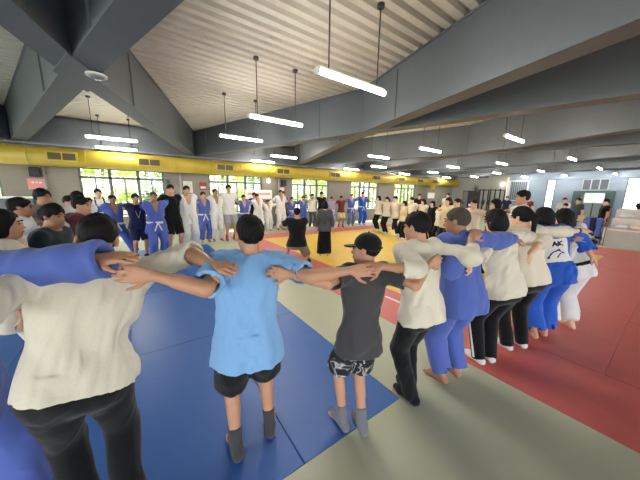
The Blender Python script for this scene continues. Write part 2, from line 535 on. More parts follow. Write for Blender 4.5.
class Field:
    def __init__(s, lo, hi, v):
        s.v = v; s.lo = np.floor(np.array(lo, float) / v) * v
        s.n = np.maximum(4, np.ceil((np.array(hi) - s.lo) / v).astype(int) + 1)
        s.ax = [(s.lo[i] + v * np.arange(s.n[i])).astype(np.float32) for i in range(3)]
        s.f = np.full(tuple(s.n), 1.0, np.float32)

    def sl(s, lo, hi):
        a = np.clip(np.floor((np.array(lo) - s.lo) / s.v).astype(int), 0, s.n)
        b = np.clip(np.ceil((np.array(hi) - s.lo) / s.v).astype(int) + 1, 0, s.n)
        if (b <= a).any(): return None
        return tuple(slice(a[i], b[i]) for i in range(3))

    def grid(s, q):
        return s.ax[0][q[0]][:, None, None], s.ax[1][q[1]][None, :, None], s.ax[2][q[2]][None, None, :]

    def mix(s, q, d, k):
        a = s.f[q]
        if k <= 0:
            s.f[q] = np.minimum(a, d)
        else:
            h = np.clip(.5 + .5 * (a - d) / k, 0, 1)
            s.f[q] = a + (d - a) * h - k * h * (1 - h)

    def cone_d(s, q, a, b, ra, rb, cap=False, capa=False):
        X, Y, Z = s.grid(q)
        a = np.asarray(a, np.float32); ab = np.asarray(b, np.float32) - a
        L2 = float(ab @ ab) + 1e-9
        px, py, pz = X - a[0], Y - a[1], Z - a[2]
        t0 = (px * ab[0] + py * ab[1] + pz * ab[2]) / L2
        t = np.clip(t0, 0, 1)
        d = np.sqrt((px - t * ab[0]) ** 2 + (py - t * ab[1]) ** 2 + (pz - t * ab[2]) ** 2) - (ra + (rb - ra) * t)
        if cap: d = np.maximum(d, (t0 - 1) * math.sqrt(L2))
        if capa: d = np.maximum(d, -t0 * math.sqrt(L2))
        return d

    def cone(s, a, b, ra, rb=None, k=.02, cap=False, capa=False):
        rb = ra if rb is None else rb
        a = np.asarray(a, float); b = np.asarray(b, float)
        m = max(ra, rb) + k + 2.5 * s.v
        q = s.sl(np.minimum(a, b) - m, np.maximum(a, b) + m)
        if q is not None: s.mix(q, s.cone_d(q, a, b, ra, rb, cap, capa), k)
        return s

    def cut_cone(s, a, b, ra, rb):
        a = np.asarray(a, float); b = np.asarray(b, float)
        m = max(ra, rb) + 2.5 * s.v
        q = s.sl(np.minimum(a, b) - m, np.maximum(a, b) + m)
        if q is not None: s.f[q] = np.maximum(s.f[q], -s.cone_d(q, a, b, ra, rb))
        return s

    def ell_d(s, q, c, fr, r):
        X, Y, Z = s.grid(q)
        p = [X - np.float32(c[0]), Y - np.float32(c[1]), Z - np.float32(c[2])]
        k0 = 0; k1 = 0
        for i in range(3):
            w = np.asarray(fr[i], np.float32)
            u = p[0] * w[0] + p[1] * w[1] + p[2] * w[2]
            k0 = k0 + (u / r[i]) ** 2; k1 = k1 + (u / r[i] ** 2) ** 2
        k0 = np.sqrt(k0) + 1e-6; k1 = np.sqrt(k1) + 1e-6
        return k0 * (k0 - 1) / k1

    def ell(s, c, fr, r, k=.02, cut=False):
        m = max(r) + k + 2.5 * s.v
        q = s.sl(np.array(c) - m, np.array(c) + m)
        if q is not None:
            d = s.ell_d(q, c, fr, r)
            if cut:
                a = s.f[q]
                if k > 0:
                    h = np.clip(.5 - .5 * (a + d) / k, 0, 1)
                    s.f[q] = a + (-d - a) * h + k * h * (1 - h)
                else:
                    s.f[q] = np.maximum(a, -d)
            else:
                s.mix(q, d, k)
        return s

    def plane(s, o, n):
        """keeps the side n points away from"""
        X, Y, Z = s.grid((slice(None),) * 3)
        n = nrm(n)
        s.f = np.maximum(s.f, ((X - o[0]) * n[0] + (Y - o[1]) * n[1] + (Z - o[2]) * n[2]).astype(np.float32))
        return s

    def cut_wedge(s, planes):
        """removes the region inside all planes (o, n): dot(p-o, n) < 0"""
        X, Y, Z = s.grid((slice(None),) * 3)
        d = None
        for o, n in planes:
            n = nrm(n)
            e = (X - o[0]) * n[0] + (Y - o[1]) * n[1] + (Z - o[2]) * n[2]
            d = e if d is None else np.maximum(d, e)
        s.f = np.maximum(s.f, -d.astype(np.float32))
        return s

    def grow(s, other, m, zlo, zhi, frame=None):
        """takes in whatever of the other field (same voxels) lies between two heights, m thicker"""
        o = np.round((other.lo - s.lo) / s.v).astype(int)
        a = np.maximum(0, o); b = np.minimum(s.n, o + other.n)
        if (b <= a).any(): return s
        q = tuple(slice(a[i], b[i]) for i in range(3)); r = tuple(slice(a[i] - o[i], b[i] - o[i]) for i in range(3))
        X, Y, Z = s.grid(q)
        d = np.maximum(other.f[r] - m, np.maximum(Z - zhi, zlo - Z))
        if frame is not None:
            c, ax, w = frame
            d = np.maximum(d, np.abs((X - c[0]) * ax[0] + (Y - c[1]) * ax[1] + (Z - c[2]) * ax[2]) - w)
        s.f[q] = np.minimum(s.f[q], d.astype(np.float32))
        return s

    def patch_of(s, off, expr):
        E = Field.__new__(Field); E.v, E.lo, E.n, E.ax = s.v, s.lo, s.n, s.ax
        X, Y, Z = s.grid((slice(None),) * 3)
        E.f = np.maximum(s.f - off, expr(X, Y, Z)).astype(np.float32)
        return E

    def folds(s, amp, freq, rng, stretch=(1, 1, 1), octaves=5):
        i = np.nonzero(np.abs(s.f) < amp * 2 + 1.6 * s.v)
        if len(i[0]) == 0: return s
        P = np.stack([s.ax[j][i[j]] for j in range(3)], 1) * np.array(stretch, np.float32)
        w = np.zeros((len(P), 3), np.float32); o = np.zeros(len(P), np.float32)
        for _ in range(3):
            kv = rng.normal(size=3) * freq * .5
            w += np.sin(P @ kv.astype(np.float32) + rng.uniform(0, 6))[:, None] * rng.normal(size=3).astype(np.float32) * .35 / freq * 3
        P = P + w
        for _ in range(octaves):
            kv = nrm(rng.normal(size=3)) * freq * rng.uniform(.6, 1.7)
            o += np.sin(P @ kv.astype(np.float32) + rng.uniform(0, 6))
        s.f[i] += (amp * (o / math.sqrt(octaves) - .45)).astype(np.float32)
        return s

    def mesh(s, name, m, parent=None):
        f = s.f.copy()
        f[0] = f[-1] = 1; f[:, 0] = f[:, -1] = 1; f[:, :, 0] = f[:, :, -1] = 1
        ins = f < 0
        c = [ins[i:i + f.shape[0] - 1, j:j + f.shape[1] - 1, k:k + f.shape[2] - 1] for i in (0, 1) for j in (0, 1) for k in (0, 1)]
        anyc = c[0].copy(); allc = c[0].copy()
        for q in c[1:]:
            anyc |= q; allc &= q
        act = anyc & ~allc
        ii = np.nonzero(act)
        n = len(ii[0])
        if n == 0: return None
        idx = np.full(act.shape, -1, np.int64); idx[ii] = np.arange(n)
        val = np.stack([f[ii[0] + i, ii[1] + j, ii[2] + k] for i in (0, 1) for j in (0, 1) for k in (0, 1)], 1)
        corners = np.array([(i, j, k) for i in (0, 1) for j in (0, 1) for k in (0, 1)], np.float32)
        acc = np.zeros((n, 3)); cnt = np.zeros(n)
        for a in range(8):
            for b in range(a + 1, 8):
                if abs(corners[a] - corners[b]).sum() != 1: continue
                x = (val[:, a] < 0) != (val[:, b] < 0)
                t = np.where(x, val[:, a] / np.where(x, val[:, a] - val[:, b], 1), 0)
                p = corners[a] + t[:, None] * (corners[b] - corners[a])
                acc[x] += p[x]; cnt[x] += 1
        vert = s.lo + (np.stack(ii, 1) + acc / cnt[:, None]) * s.v
        quads = []
        for ax in range(3):
            o1, o2 = [(1, 2), (2, 0), (0, 1)][ax]
            lo = [slice(None)] * 3; hi = [slice(None)] * 3
            lo[ax] = slice(0, -1); hi[ax] = slice(1, None)
            A, B = ins[tuple(lo)], ins[tuple(hi)]
            e = np.nonzero(A != B)
            P = np.stack(e, 1)
            ok = (P[:, o1] > 0) & (P[:, o2] > 0) & (P[:, o1] < f.shape[o1] - 1) & (P[:, o2] < f.shape[o2] - 1)
            P = P[ok]
            if len(P) == 0: continue
            inside = A[tuple(P.T)]
            d1 = np.zeros(3, int); d1[o1] = 1; d2 = np.zeros(3, int); d2[o2] = 1
            q = [idx[tuple((P - u).T)] for u in (d1 * 0, d1, d1 + d2, d2)]
            q = np.stack(q, 1)
            q[~inside] = q[~inside][:, ::-1]
            quads.append(q)
        quads = np.concatenate(quads)
        quads = quads[(quads >= 0).all(1)]
        me = bpy.data.meshes.new(name)
        me.vertices.add(n); me.vertices.foreach_set('co', vert.astype(np.float32).ravel())
        nq = len(quads)
        me.loops.add(nq * 4); me.loops.foreach_set('vertex_index', quads.astype(np.int32).ravel())
        me.polygons.add(nq)
        me.polygons.foreach_set('loop_start', np.arange(0, nq * 4, 4, dtype=np.int32))
        me.polygons.foreach_set('use_smooth', np.ones(nq, bool))
        me.materials.append(m)
        me.update(calc_edges=True)
        o = bpy.data.objects.new(name, me); COL.objects.link(o)
        if parent: o.parent = parent
        return o


def ik(S, T, l1, l2, pole):
    S = np.asarray(S, float); T = np.asarray(T, float)
    d = T - S; L = np.linalg.norm(d)
    mx = (l1 + l2) * .995
    if L > mx:
        T = S + d / L * mx; L = mx
    L = max(L, abs(l1 - l2) + .02)
    u = nrm(d)
    a = (l1 * l1 - l2 * l2 + L * L) / (2 * L)
    hgt = math.sqrt(max(0, l1 * l1 - a * a))
    p = np.asarray(pole, float) - u * (np.asarray(pole, float) @ u)
    return S + u * a + nrm(p) * hgt, T


SKIN = [mat('skin_light', (214, 168, 140), .5, bump=.05, scale=30, vary=.06), mat('skin_tan', (188, 138, 108), .5, bump=.05, scale=30, vary=.06),
        mat('skin_brown', (158, 112, 84), .5, bump=.05, scale=30, vary=.06)]
M_hair = mat('black_hair', (17, 15, 15), .7, spec=.2, bump=.6, scale=60, stretch=(1, 1, .2), vary=.3)
M_hair_grey = mat('greying_hair', (70, 64, 58), .7, spec=.2, bump=.6, scale=60, stretch=(1, 1, .2), vary=.3)
M_hair_brown = mat('dark_brown_hair', (40, 30, 26), .7, spec=.2, bump=.6, scale=60, stretch=(1, 1, .2), vary=.3)
M_eye = mat('eye_dark', (28, 22, 20), .25, vary=0)
M_lip = mat('lip', (160, 96, 86), .5, vary=0)


def cloth(name, rgb, rough=.85):
    return mat('cloth_' + name, rgb, rough, bump=.12, scale=90, vary=.05, spec=.2, sheen=.15)


CL = dict(
    cream=cloth('cream', (212, 203, 184)), white=cloth('white', (212, 211, 208)), blue=cloth('gi_blue', (80, 98, 168)), navy=cloth('navy', (28, 34, 66)),
    sky=cloth('sky_blue', (126, 170, 216)), black=cloth('black', (11, 11, 13)), char=cloth('charcoal', (66, 64, 66)), grey=cloth('grey', (150, 152, 154)),
    dgrey=cloth('dark_grey', (74, 76, 80)), red=cloth('red', (190, 50, 60)), maroon=cloth('maroon', (96, 44, 44)), lav=cloth('lavender', (158, 150, 190)),
    denim=cloth('denim', (96, 118, 150)), tan=cloth('tan', (206, 190, 150)), royal=cloth('royal_blue', (36, 84, 176)), teal=cloth('dark_teal', (26, 40, 44)),
    khaki=cloth('khaki', (120, 112, 96)), sock=cloth('grey_sock', (112, 113, 118)), green=cloth('dark_green', (36, 52, 40)))


def patterned():
    m = bpy.data.materials.new('black_white_print'); m.use_nodes = True
    nt = m.node_tree; bs = nt.nodes['Principled BSDF']; bs.inputs['Roughness'].default_value = .8
    tc = nt.nodes.new('ShaderNodeTexCoord'); no = nt.nodes.new('ShaderNodeTexNoise'); rp = nt.nodes.new('ShaderNodeValToRGB')
    no.inputs['Scale'].default_value = 9; no.inputs['Detail'].default_value = 1; no.inputs['Distortion'].default_value = 1.5
    e = rp.color_ramp.elements
    e[0].position = .44; e[0].color = (.008, .008, .009, 1); e[1].position = .66; e[1].color = (.012, .012, .013, 1)
    for p, c in ((.50, (.012, .012, .013, 1)), (.53, (.2, .2, .2, 1)), (.565, (.55, .55, .55, 1)), (.60, (.03, .03, .03, 1))):
        x = e.new(p); x.color = c
    nt.links.new(tc.outputs['Object'], no.inputs['Vector']); nt.links.new(no.outputs[0], rp.inputs[0]); nt.links.new(rp.outputs[0], bs.inputs['Base Color'])
    return m


CL['print'] = patterned()


def person(label, x, y, face, h=1.65, g=1.0, vox=None, top='tee', topc='white', bot='trousers', botc='black', feet='bare', feetc='white',
           hair='short', hairm=None, skin=0, hl=None, hr=None, lean=(0, 0), turn=0, nod=0, tilt=0, fl=None, fr=None, belt=None, hem=None, sleeve=None,
           pz=None, shift=(0, 0), group='people of the ring', female=False, polel=None, poler=None, palml=None, palmr=None, seed=0, collar=False,
           watch=False, emblem=False, loose=1.0, knee=None, lanyard=False, trim=None, name='person', stripe=None, smallmark=None, back_strap=False):
    rng = np.random.default_rng(int(abs(x) * 1000 + abs(y) * 7919 + seed * 13) % (2 ** 31))
    dist = math.hypot(x, y)
    v = vox or min(.026, max(.0085, .0036 * dist + .0025))
    fine = v < .0125
    rz = face - math.pi / 2
    root = empty(name, (x, y, 0), rz, label, 'person', group)
    cr, sr = math.cos(rz), math.sin(rz)

    def loc(p):
        dx, dy = p[0] - x, p[1] - y
        return np.array([dx * cr + dy * sr, -dx * sr + dy * cr, p[2]])

    def locd(p):
        return np.array([p[0] * cr + p[1] * sr, -p[0] * sr + p[1] * cr, p[2]])

    u = h
    pel = np.array([shift[0], shift[1], (.53 * u if pz is None else pz)])
    fa, sa = RAD(lean[0]), RAD(lean[1])
    tz = nrm([math.sin(sa), math.sin(fa), math.cos(fa) * math.cos(sa)])
    ty = nrm(np.array([0, 1, 0]) - tz * tz[1]); tx = np.cross(ty, tz)
    TF = (tx, ty, tz)

    def T(px, py, pz_):                     # point of the torso frame, heights as fraction of stature above pelvis level .53
        s_ = (pz_ - .53) * u
        w = min(1, max(0, s_ / (.12 * u)))
        up = np.array([0, 0, 1.]) * (1 - w) + tz * w
        return pel + up * s_ + tx * px * u + ty * py * u

    fb = .92 if female else 1.0
    LV = [(.485, .092 * (1.05 if female else 1), .056, -.004), (.535, .094 * (1.05 if female else 1), .061, -.004), (.62, .077 * fb, .051, .004), (.70, .085 * fb, .057, .006),
          (.76, .097 * fb, .058, .002), (.812, .102 * fb, .040, -.006)]
    bel = max(0, g - 1)

    def levels(F, off, k, z0=-1, z1=9, flare=0):
        for i, (z, hw, r, yo) in enumerate(LV):
            if not z0 <= z <= z1: continue
            gg = g if z < .8 else 1 + (g - 1) * .5
            R = r * gg * u + off * (.5 if z > .8 else 1); W = hw * gg * u + off - R
            F.cone(T(-W / u, yo + (.02 * bel if .55 < z < .72 else 0), z), T(W / u, yo + (.02 * bel if .55 < z < .72 else 0), z), R, R, k)
        for i in range(len(LV) - 1):
            (z, hw, r, yo), (z2, hw2, r2, yo2) = LV[i], LV[i + 1]
            if z < z0 or z2 > z1 or z > .75: continue
            zz = (z + z2) / 2; R = (r + r2) / 2 * g * u + off; W = (hw + hw2) / 2 * g * u + off - R
            F.cone(T(-W / u, (yo + yo2) / 2, zz), T(W / u, (yo + yo2) / 2, zz), R, R, k)

    # joints
    arms = []
    for sgn, tgt, pole, palm in ((-1, hl, polel, palml), (1, hr, poler, palmr)):
        S = T(sgn * .102 * fb * (1 + (g - 1) * .6), -.004, .808)
        l1, l2 = .172 * u, .152 * u
        if tgt is None:
            tl = T(sgn * (.17 + .05 * bel), .03, .44 - .0)
            pl = np.array([sgn * .4, -1, 0])
        else:
            tl = loc(tgt)
            pl = np.array([sgn * .1, -1, -.25])
            if tl[2] > S[2] - .12 * u:
                S = S + tz * .018 * u - tx * sgn * .004 * u
        if pole is not None: pl = locd(pole)
        hd = nrm(tl - S)
        wr = tl - hd * .045 * u
        E, Wp = ik(S, wr, l1, l2, pl)
        fd = nrm(Wp - E)
        hd = nrm(fd * .55 + nrm(tl - Wp) * .45) if np.linalg.norm(tl - Wp) > .02 else fd
        if tgt is None: hd = nrm(fd + np.array([0, 0, -.4])); pn = np.array([-sgn, 0., 0])
        else: pn = np.array([0, .55, -.83])
        if palm is not None: pn = locd(palm)
        pn = nrm(pn - hd * (pn @ hd))
        arms.append((sgn, S, E, Wp, hd, pn))
    legs = []
    for sgn, ft in ((-1, fl), (1, fr)):
        Hp = pel + np.array([sgn * .052 * u * (1 + (g - 1) * .7), 0, -.03 * u])
        if ft is None: A = np.array([sgn * .07 * u, -.01 * u, .042 * u]); fdv = nrm([sgn * .18, 1, 0])
        else:
            A = loc((ft[0], ft[1], 0)); A[2] = .042 * u + (ft[2] if len(ft) > 2 else 0); fdv = nrm([sgn * .15, 1, 0])
        kp = np.array([sgn * .12, 1, 0]) if knee is None else np.array(knee, float)
        K, A = ik(Hp, A, .245 * u, .245 * u, kp)
        legs.append((sgn, Hp, K, A, fdv))
    # head frame
    ny, npz, nr = RAD(turn), RAD(nod), RAD(tilt)
    hz = nrm(tz + np.array([math.sin(nr), 0, 0]) * .8 + ty * math.sin(npz) + np.array([0, 0, .5]))
    hy0 = nrm(np.array([-math.sin(ny), math.cos(ny), 0]))
    hz = nrm(hz + hy0 * math.sin(npz) * .6)
    hy = nrm(hy0 - hz * (hy0 @ hz)); hx = np.cross(hy, hz)
    HS = (.132 * u + .012) / .228
    nb_ = T(0, -.008, .835)
    hc = nb_ + tz * .047 * u + hz * .048 * u + hy * .012 * u
    HF = (hx, hy, hz)

    def Hd(a, b_, c_):
        return hc + (hx * a + hy * b_ + hz * c_) * HS

    # ---- bounding box
    pts = [S for a in arms for S in a[1:4]] + [a[3] + a[4] * .13 * u for a in arms] + [q for l in legs for q in l[1:4]] + [l[3] + l[4] * .12 * u for l in legs] + [Hd(0, 0, .14), pel]
    pts = np.array(pts)
    lo = pts.min(0) - (.115 + .10 * g) * 1.0 * np.array([1, 1, .35]); hi = pts.max(0) + (.115 + .10 * g) * np.array([1, 1, .45])
    lo[2] = -.03

    # ---- body
    F = Field(lo, hi, v)
    levels(F, 0, .035 * u)
    F.cone(T(0, -.012, .80), nb_, .05 * u, .036 * u, .03 * u)
    F.cone(nb_ - tz * .01 * u, Hd(0, -.02, -.05), .034 * u * (1 + bel * .4), .031 * u * (1 + bel * .4), .012 * u)
    for sgn in (-1, 1):
        F.cone(T(sgn * .02, -.014, .838), T(sgn * .09, -.008, .815), .02 * u, .026 * u, .03 * u)
    F.ell(Hd(0, -.012, .035), HF, [q * HS for q in (.071, .092, .080)], .01)
    F.ell(Hd(0, .028, -.036), HF, [q * HS for q in (.060, .064, .074)], .02)
    F.ell(Hd(0, .050, -.090), HF, [q * HS for q in (.036, .034, .026)], .02)
    if v < .022:
        F.cone(Hd(0, .086, .008), Hd(0, .104, -.03), .008 * HS, .0135 * HS, .008)
        for sgn in (-1, 1):
            F.ell(Hd(sgn * .031, .098, .006), HF, [q * HS for q in (.018, .014, .010)], .008, cut=True)
            F.cone(Hd(sgn * .048, .074, .022), Hd(sgn * .014, .089, .022), .008 * HS, .008 * HS, .006)
        F.ell(Hd(0, .086, -.062), HF, [q * HS for q in (.023, .010, .010)], .008)
    for sgn in (-1, 1):
        F.ell(Hd(sgn * .076, -.006, -.008), HF, [q * HS for q in (.011, .02, .031)], .006)
    am = 1 + (g - 1) * .6
    for sgn, S, E, W, hd, pn in arms:
        F.ell(S + tx * sgn * .004, TF, [.034 * u * am] * 3, .03 * u)
        F.cone(S, E, .029 * u * am, .0235 * u * am, .02)
        F.cone(E, E * .45 + W * .55, .0245 * u * am, .0215 * u * am, .012)
        F.cone(E, W, .023 * u * am, .0158 * u, .012)
        sd = np.cross(hd, pn)            # across the knuckles
        th = -sgn                       # thumb side for palm normal: right hand palm down has its thumb at the left
        fr_ = max(.0092 * u / 1.6, .52 * v)
        kn = []
        pw = .0185 * u
        for i, q in enumerate((-1.05, -.36, .34, 1.0)):
            base = W + hd * .012 * u + sd * q * pw * .5
            kk = W + hd * (.056 - .004 * abs(i - 1.3)) * u + sd * q * pw
            F.cone(base, kk, .0105 * u, .0085 * u, .008)
            kn.append((kk, q))
        order = (0, 1, 2, 3) if th < 0 else (3, 2, 1, 0)
        lens = [.041, .046, .043, .034]
        for rank, i in enumerate(order):
            kk, q = kn[i]
            fdir = nrm(hd + sd * q * .07 + pn * .12)
            fdir2 = nrm(hd + sd * q * .04 + pn * .42)
            L = lens[rank] * u
            m_ = kk + fdir * L * .52
            F.cone(kk, m_, fr_ * 1.05, fr_, .004)
            F.cone(m_, m_ + fdir2 * L * .5, fr_, fr_ * .85, .003)
        tb = W + hd * .016 * u + sd * th * pw * .75
        t1 = tb + nrm(hd * .65 + sd * th * .75 + pn * .25) * .032 * u
        F.cone(tb, t1, fr_ * 1.35, fr_ * 1.15, .008)
        F.cone(t1, t1 + nrm(hd * .9 + sd * th * .35 + pn * .3) * .026 * u, fr_ * 1.12, fr_ * .9, .004)
    lm = 1 + (g - 1) * .7
    for sgn, Hp, K, A, fd in legs:
        F.cone(Hp, K, .050 * u * lm, .032 * u * lm, .03 * u)
        F.cone(K, A, .031 * u * lm, .0205 * u, .015)
        back = nrm(np.cross(nrm(A - K), np.array([1, 0, 0])))
        if back[1] > 0: back = -back
        F.cone(K * .85 + A * .15 + back * .010 * u, K * .55 + A * .45 + back * .008 * u, .027 * u * lm, .023 * u * lm, .02)
        z0 = A[2]
        he = A - fd * .022 * u; he[2] = z0 - .042 * u + .019 * u
        ba = A + fd * .072 * u; ba[2] = z0 - .042 * u + .016 * u
        sdv = np.array([fd[1], -fd[0], 0])
        F.cone(A, he, .021 * u, .0185 * u, .012)
        F.cone(A, ba + sdv * .008 * u, .020 * u, .0155 * u, .014)
        F.cone(he, ba - sdv * .010 * u, .0165 * u, .0145 * u, .014)
        for q in range(5):
            o_ = (q - 2) * .0105 * u * (-sgn)
            L = (.030, .028, .025, .021, .017)[q] * u
            rr = max((.0088 if q == 0 else .0066) * u, .5 * v)
            t0 = ba + sdv * o_; t0[2] = z0 - .042 * u + .012 * u
            t1 = t0 + fd * L; t1[2] = z0 - .042 * u + .008 * u
            F.cone(t0, t1, rr, rr * .9, .004)
    body = F.mesh('body', SKIN[skin], root)

    # ---- face bits
    for sgn in (-1, 1):
        b = MB(); b.ball((0, 0, 0), (.013 * HS, .008 * HS, .0052 * HS), 8, 6)
        e_ = b.build('eye', M_eye, root)
        e_.matrix_local = Matrix(np.column_stack([hx, hy, hz]).tolist()).to_4x4(); e_.location = Hd(sgn * .031, .0845, .006)
        b = MB(); b.tube([Hd(sgn * .015, .0945, .026), Hd(sgn * .032, .092, .031), Hd(sgn * .050, .078, .026)], .0042 * HS, 6)
        b.build('eyebrow', hairm or M_hair, root)
    b = MB(); b.ball((0, 0, 0), (.022 * HS, .007 * HS, .007 * HS), 10, 6)
    e_ = b.build('mouth', M_lip, root)
    e_.matrix_local = Matrix(np.column_stack([hx, hy, hz]).tolist()).to_4x4(); e_.location = Hd(0, .091, -.062)

    # ---- hair / cap
    hm = hairm or M_hair
    r_ = .32
    G = Field(hc - r_ - np.array([0, 0, .25 if hair in ('long', 'pony') else 0]), hc + r_, min(v, .012) if v < .02 else v)
    ho = .005 if hair == 'buzz' else .0095
    if hair == 'cap':
        ho = .006
    G.ell(Hd(0, -.010, .046), HF, [q * HS + ho for q in (.069, .088, .074)], .01)
    G.ell(Hd(0, -.018, .022), HF, [q * HS + ho * .35 for q in (.071, .089, .078)], .012)
    if hair in ('short', 'buzz', 'cap', 'messy'):
        G.plane(Hd(0, -.09, -.052), nrm(hy * .42 - hz * .9))
        G.ell(Hd(0, .12, -.022), HF, [q * HS for q in (.084, .085, .085)], .012, cut=True)
        for sgn in (-1, 1):
            G.ell(Hd(sgn * .085, .004, -.022), HF, [q * HS for q in (.03, .034, .04)], .008, cut=True)
    else:
        G.ell(Hd(0, .125, -.02), HF, [q * HS for q in (.066, .085, .082)], .012, cut=True)
        if hair == 'bob':
            G.ell(Hd(0, -.028, -.03), HF, [q * HS for q in (.092, .082, .095)], .02)
            G.ell(Hd(0, .11, -.06), HF, [q * HS for q in (.064, .095, .10)], .012, cut=True)
        elif hair == 'long':
            G.ell(Hd(0, -.03, -.03), HF, [q * HS for q in (.09, .08, .09)], .02)
            for q in (-.045, 0, .045):
                G.cone(Hd(q, -.062, -.02), hc + (hx * q * 1.1 - hy * .10) * HS + np.array([0, 0, -.235]) - ty * .02, .042 * HS, .03 * HS, .02)
            G.ell(Hd(0, .11, -.06), HF, [q * HS for q in (.064, .095, .10)], .012, cut=True)
        elif hair == 'pony':
            G.plane(Hd(0, -.09, -.062), nrm(hy * .42 - hz * .9))
            G.cone(Hd(0, -.10, .03), Hd(0, -.135, .0), .024 * HS, .03 * HS, .012)
            G.cone(Hd(0, -.135, .0), hc - hy * .135 * HS + np.array([0, 0, -.20]), .032 * HS, .014 * HS, .012)
        elif hair == 'bun':
            G.plane(Hd(0, -.09, -.062), nrm(hy * .42 - hz * .9))
            G.ell(Hd(0, -.11, .045), HF, [.036 * HS] * 3, .012)
    if hair != 'cap':
        G.folds(.0042 if hair != 'buzz' else .0015, 95 if fine else 60, rng, (1, 1, .5))
        if hair == 'messy': G.folds(.006, 55, rng)
        G.mesh('hair', hm, root)
    else:
        G2 = Field(hc - .22, hc + .22, min(v, .010))
        G2.ell(Hd(0, -.013, .038), HF, [q * HS + .0115 for q in (.071, .092, .084)], .01)
        G2.plane(Hd(0, -.0, .018), nrm(-hz + hy * .16))
        G2.ell(Hd(0, -.118, .032), HF, [.036 * HS, .03, .022 * HS], 0, cut=True)
        cap = G2.mesh('cap', CL['black'], root)
        G3 = Field(hc - .25, hc + .25, .006)
        G3.ell(Hd(0, .092, .022), HF, [.072 * HS, .085 * HS, .03 * HS], .0)
        G3.plane(Hd(0, 0, .036), nrm(hz + hy * .10)); G3.plane(Hd(0, 0, .024), nrm(-hz - hy * .10)); G3.plane(Hd(0, .055, 0), -hy)
        G3.mesh('brim', CL['black'], cap)
        MB().tube([Hd(math.sin(t) * .078, -.012 - math.cos(t) * .110, .030) for t in np.linspace(-.45, .45, 9)], .004, 6).build('strap', CL['black'], cap)
        MB().ball(Hd(0, -.014, .135), .007).build('button', CL['black'], cap)
        G.mesh('hair', hm, root)

    # ---- trousers / shorts / skirt
    lo2, hi2 = lo.copy(), hi.copy()
    jl = np.array([q for l in legs for q in l[1:4]] + [pel])
    blo, bhi = jl.min(0) - (.13 + .1 * g), jl.max(0) + (.13 + .1 * g)
    blo[2] = -.02; bhi[2] = T(0, 0, .66)[2] + .05
    Bf = Field(blo, bhi, v)
    gi = top == 'gi'
    off = (.020 if gi else .012) * loose
    if bot in ('trousers', 'shorts'):
        levels(Bf, off, .03 * u, 0, .63)
        for sgn, Hp, K, A, fd in legs:
            if bot == 'trousers':
                ra, rb, rc = (.056, .043, .038) if not gi else (.062, .054, .052)
                Ae = A + np.array([0, 0, -.016 * u if not gi else .028 * u])
                Bf.cone(Hp, K, ra * u * lm + .006, rb * u * lm + .004, .025)
                Bf.cone(K, Ae, rb * u * lm + .004, rc * u * loose, .02, cap=True)
                if fine: Bf.cut_cone(Ae + nrm(K - Ae) * .012, Ae - nrm(K - Ae) * .05, rc * u * loose - .012, rc * u * loose - .010)
            else:
                e = Hp * .12 + K * .88
                Bf.cone(Hp, e, .060 * u * lm + .006, .058 * u * lm * loose, .02, cap=True)
                if fine: Bf.cut_cone(e + nrm(Hp - e) * .035, e - nrm(Hp - e) * .05, .058 * u * lm * loose - .018, .058 * u * lm * loose - .012)
        Bf.plane(T(0, 0, .56), tz)
    else:                                # long skirt
        for z, w in ((.60, .085), (.55, .10), (.5, .108), (.44, .112), (.38, .116), (.32, .12), (.26, .124), (.2, .128), (.14, .132), (.08, .136)):
            R = .072 * u; W = w * u - R
            Bf.cone((pel[0] - W, pel[1], z * u), (pel[0] + W, pel[1], z * u), R, R, .04)
        Bf.plane((0, 0, .055 * u), (0, 0, -1))
    Bf.folds(.0045 if not gi else .007, 26, rng, (1, 1, .35))
    if fine: Bf.folds(.002, 62, rng, (1, 1, .5))
    tro = Bf.mesh({'trousers': 'trousers', 'shorts': 'shorts', 'skirt': 'long_skirt'}[bot], CL[botc], root)
    if stripe:
        for sgn, Hp, K, A, fd in legs:
            b = MB(); wv = np.array([sgn, 0, 0])
            pA, pK, pH = A + wv * .0395 * u, K + wv * (.043 * u * lm + .005), Hp + wv * (.056 * u * lm + .012)
            b.bar(pH, pK, .014, .014, (0, 1, 0)); b.bar(pK, pA, .014, .014, (0, 1, 0))
            b.build('side_stripe', CL[stripe], tro)

    # ---- top
    hemz = hem if hem is not None else {'tee': .47, 'gi': .40, 'polo': .47}[top]
    slv = sleeve if sleeve is not None else {'tee': .62, 'gi': 1.72, 'polo': .62}[top]
    ja = np.array([q for a in arms for q in a[1:4]] + [T(0, 0, .8), pel])
    alo, ahi = ja.min(0) - (.13 + .12 * g), ja.max(0) + (.13 + .12 * g)
    alo[2] = min(alo[2], T(0, 0, hemz)[2] - .08); ahi[2] = max(ahi[2], nb_[2] + .06)
    Sf = Field(alo, ahi, v)
    off = (.021 if gi else .014) * loose
    levels(Sf, off, .035 * u)
    for z in (.485, .44, .40):
        if z >= hemz - .03:
            W0, R0 = (.106 + (.5 - z) * .10) * g * u + off, (.066 + (.5 - z) * .06) * g * u + off
            Sf.cone(T(-(W0 - R0) / u, -.004, z), T((W0 - R0) / u, -.004, z), R0, R0, .035 * u)
    Sf.cone(T(0, -.012, .79), nb_ + tz * (.004 * u if gi else 0), .054 * u + .004, .038 * u + .008, .03 * u)
    for sgn in (-1, 1):
        Sf.cone(T(sgn * .02, -.014, .836), T(sgn * .09, -.008, .815), .021 * u + .008, .028 * u + .008, .03 * u)
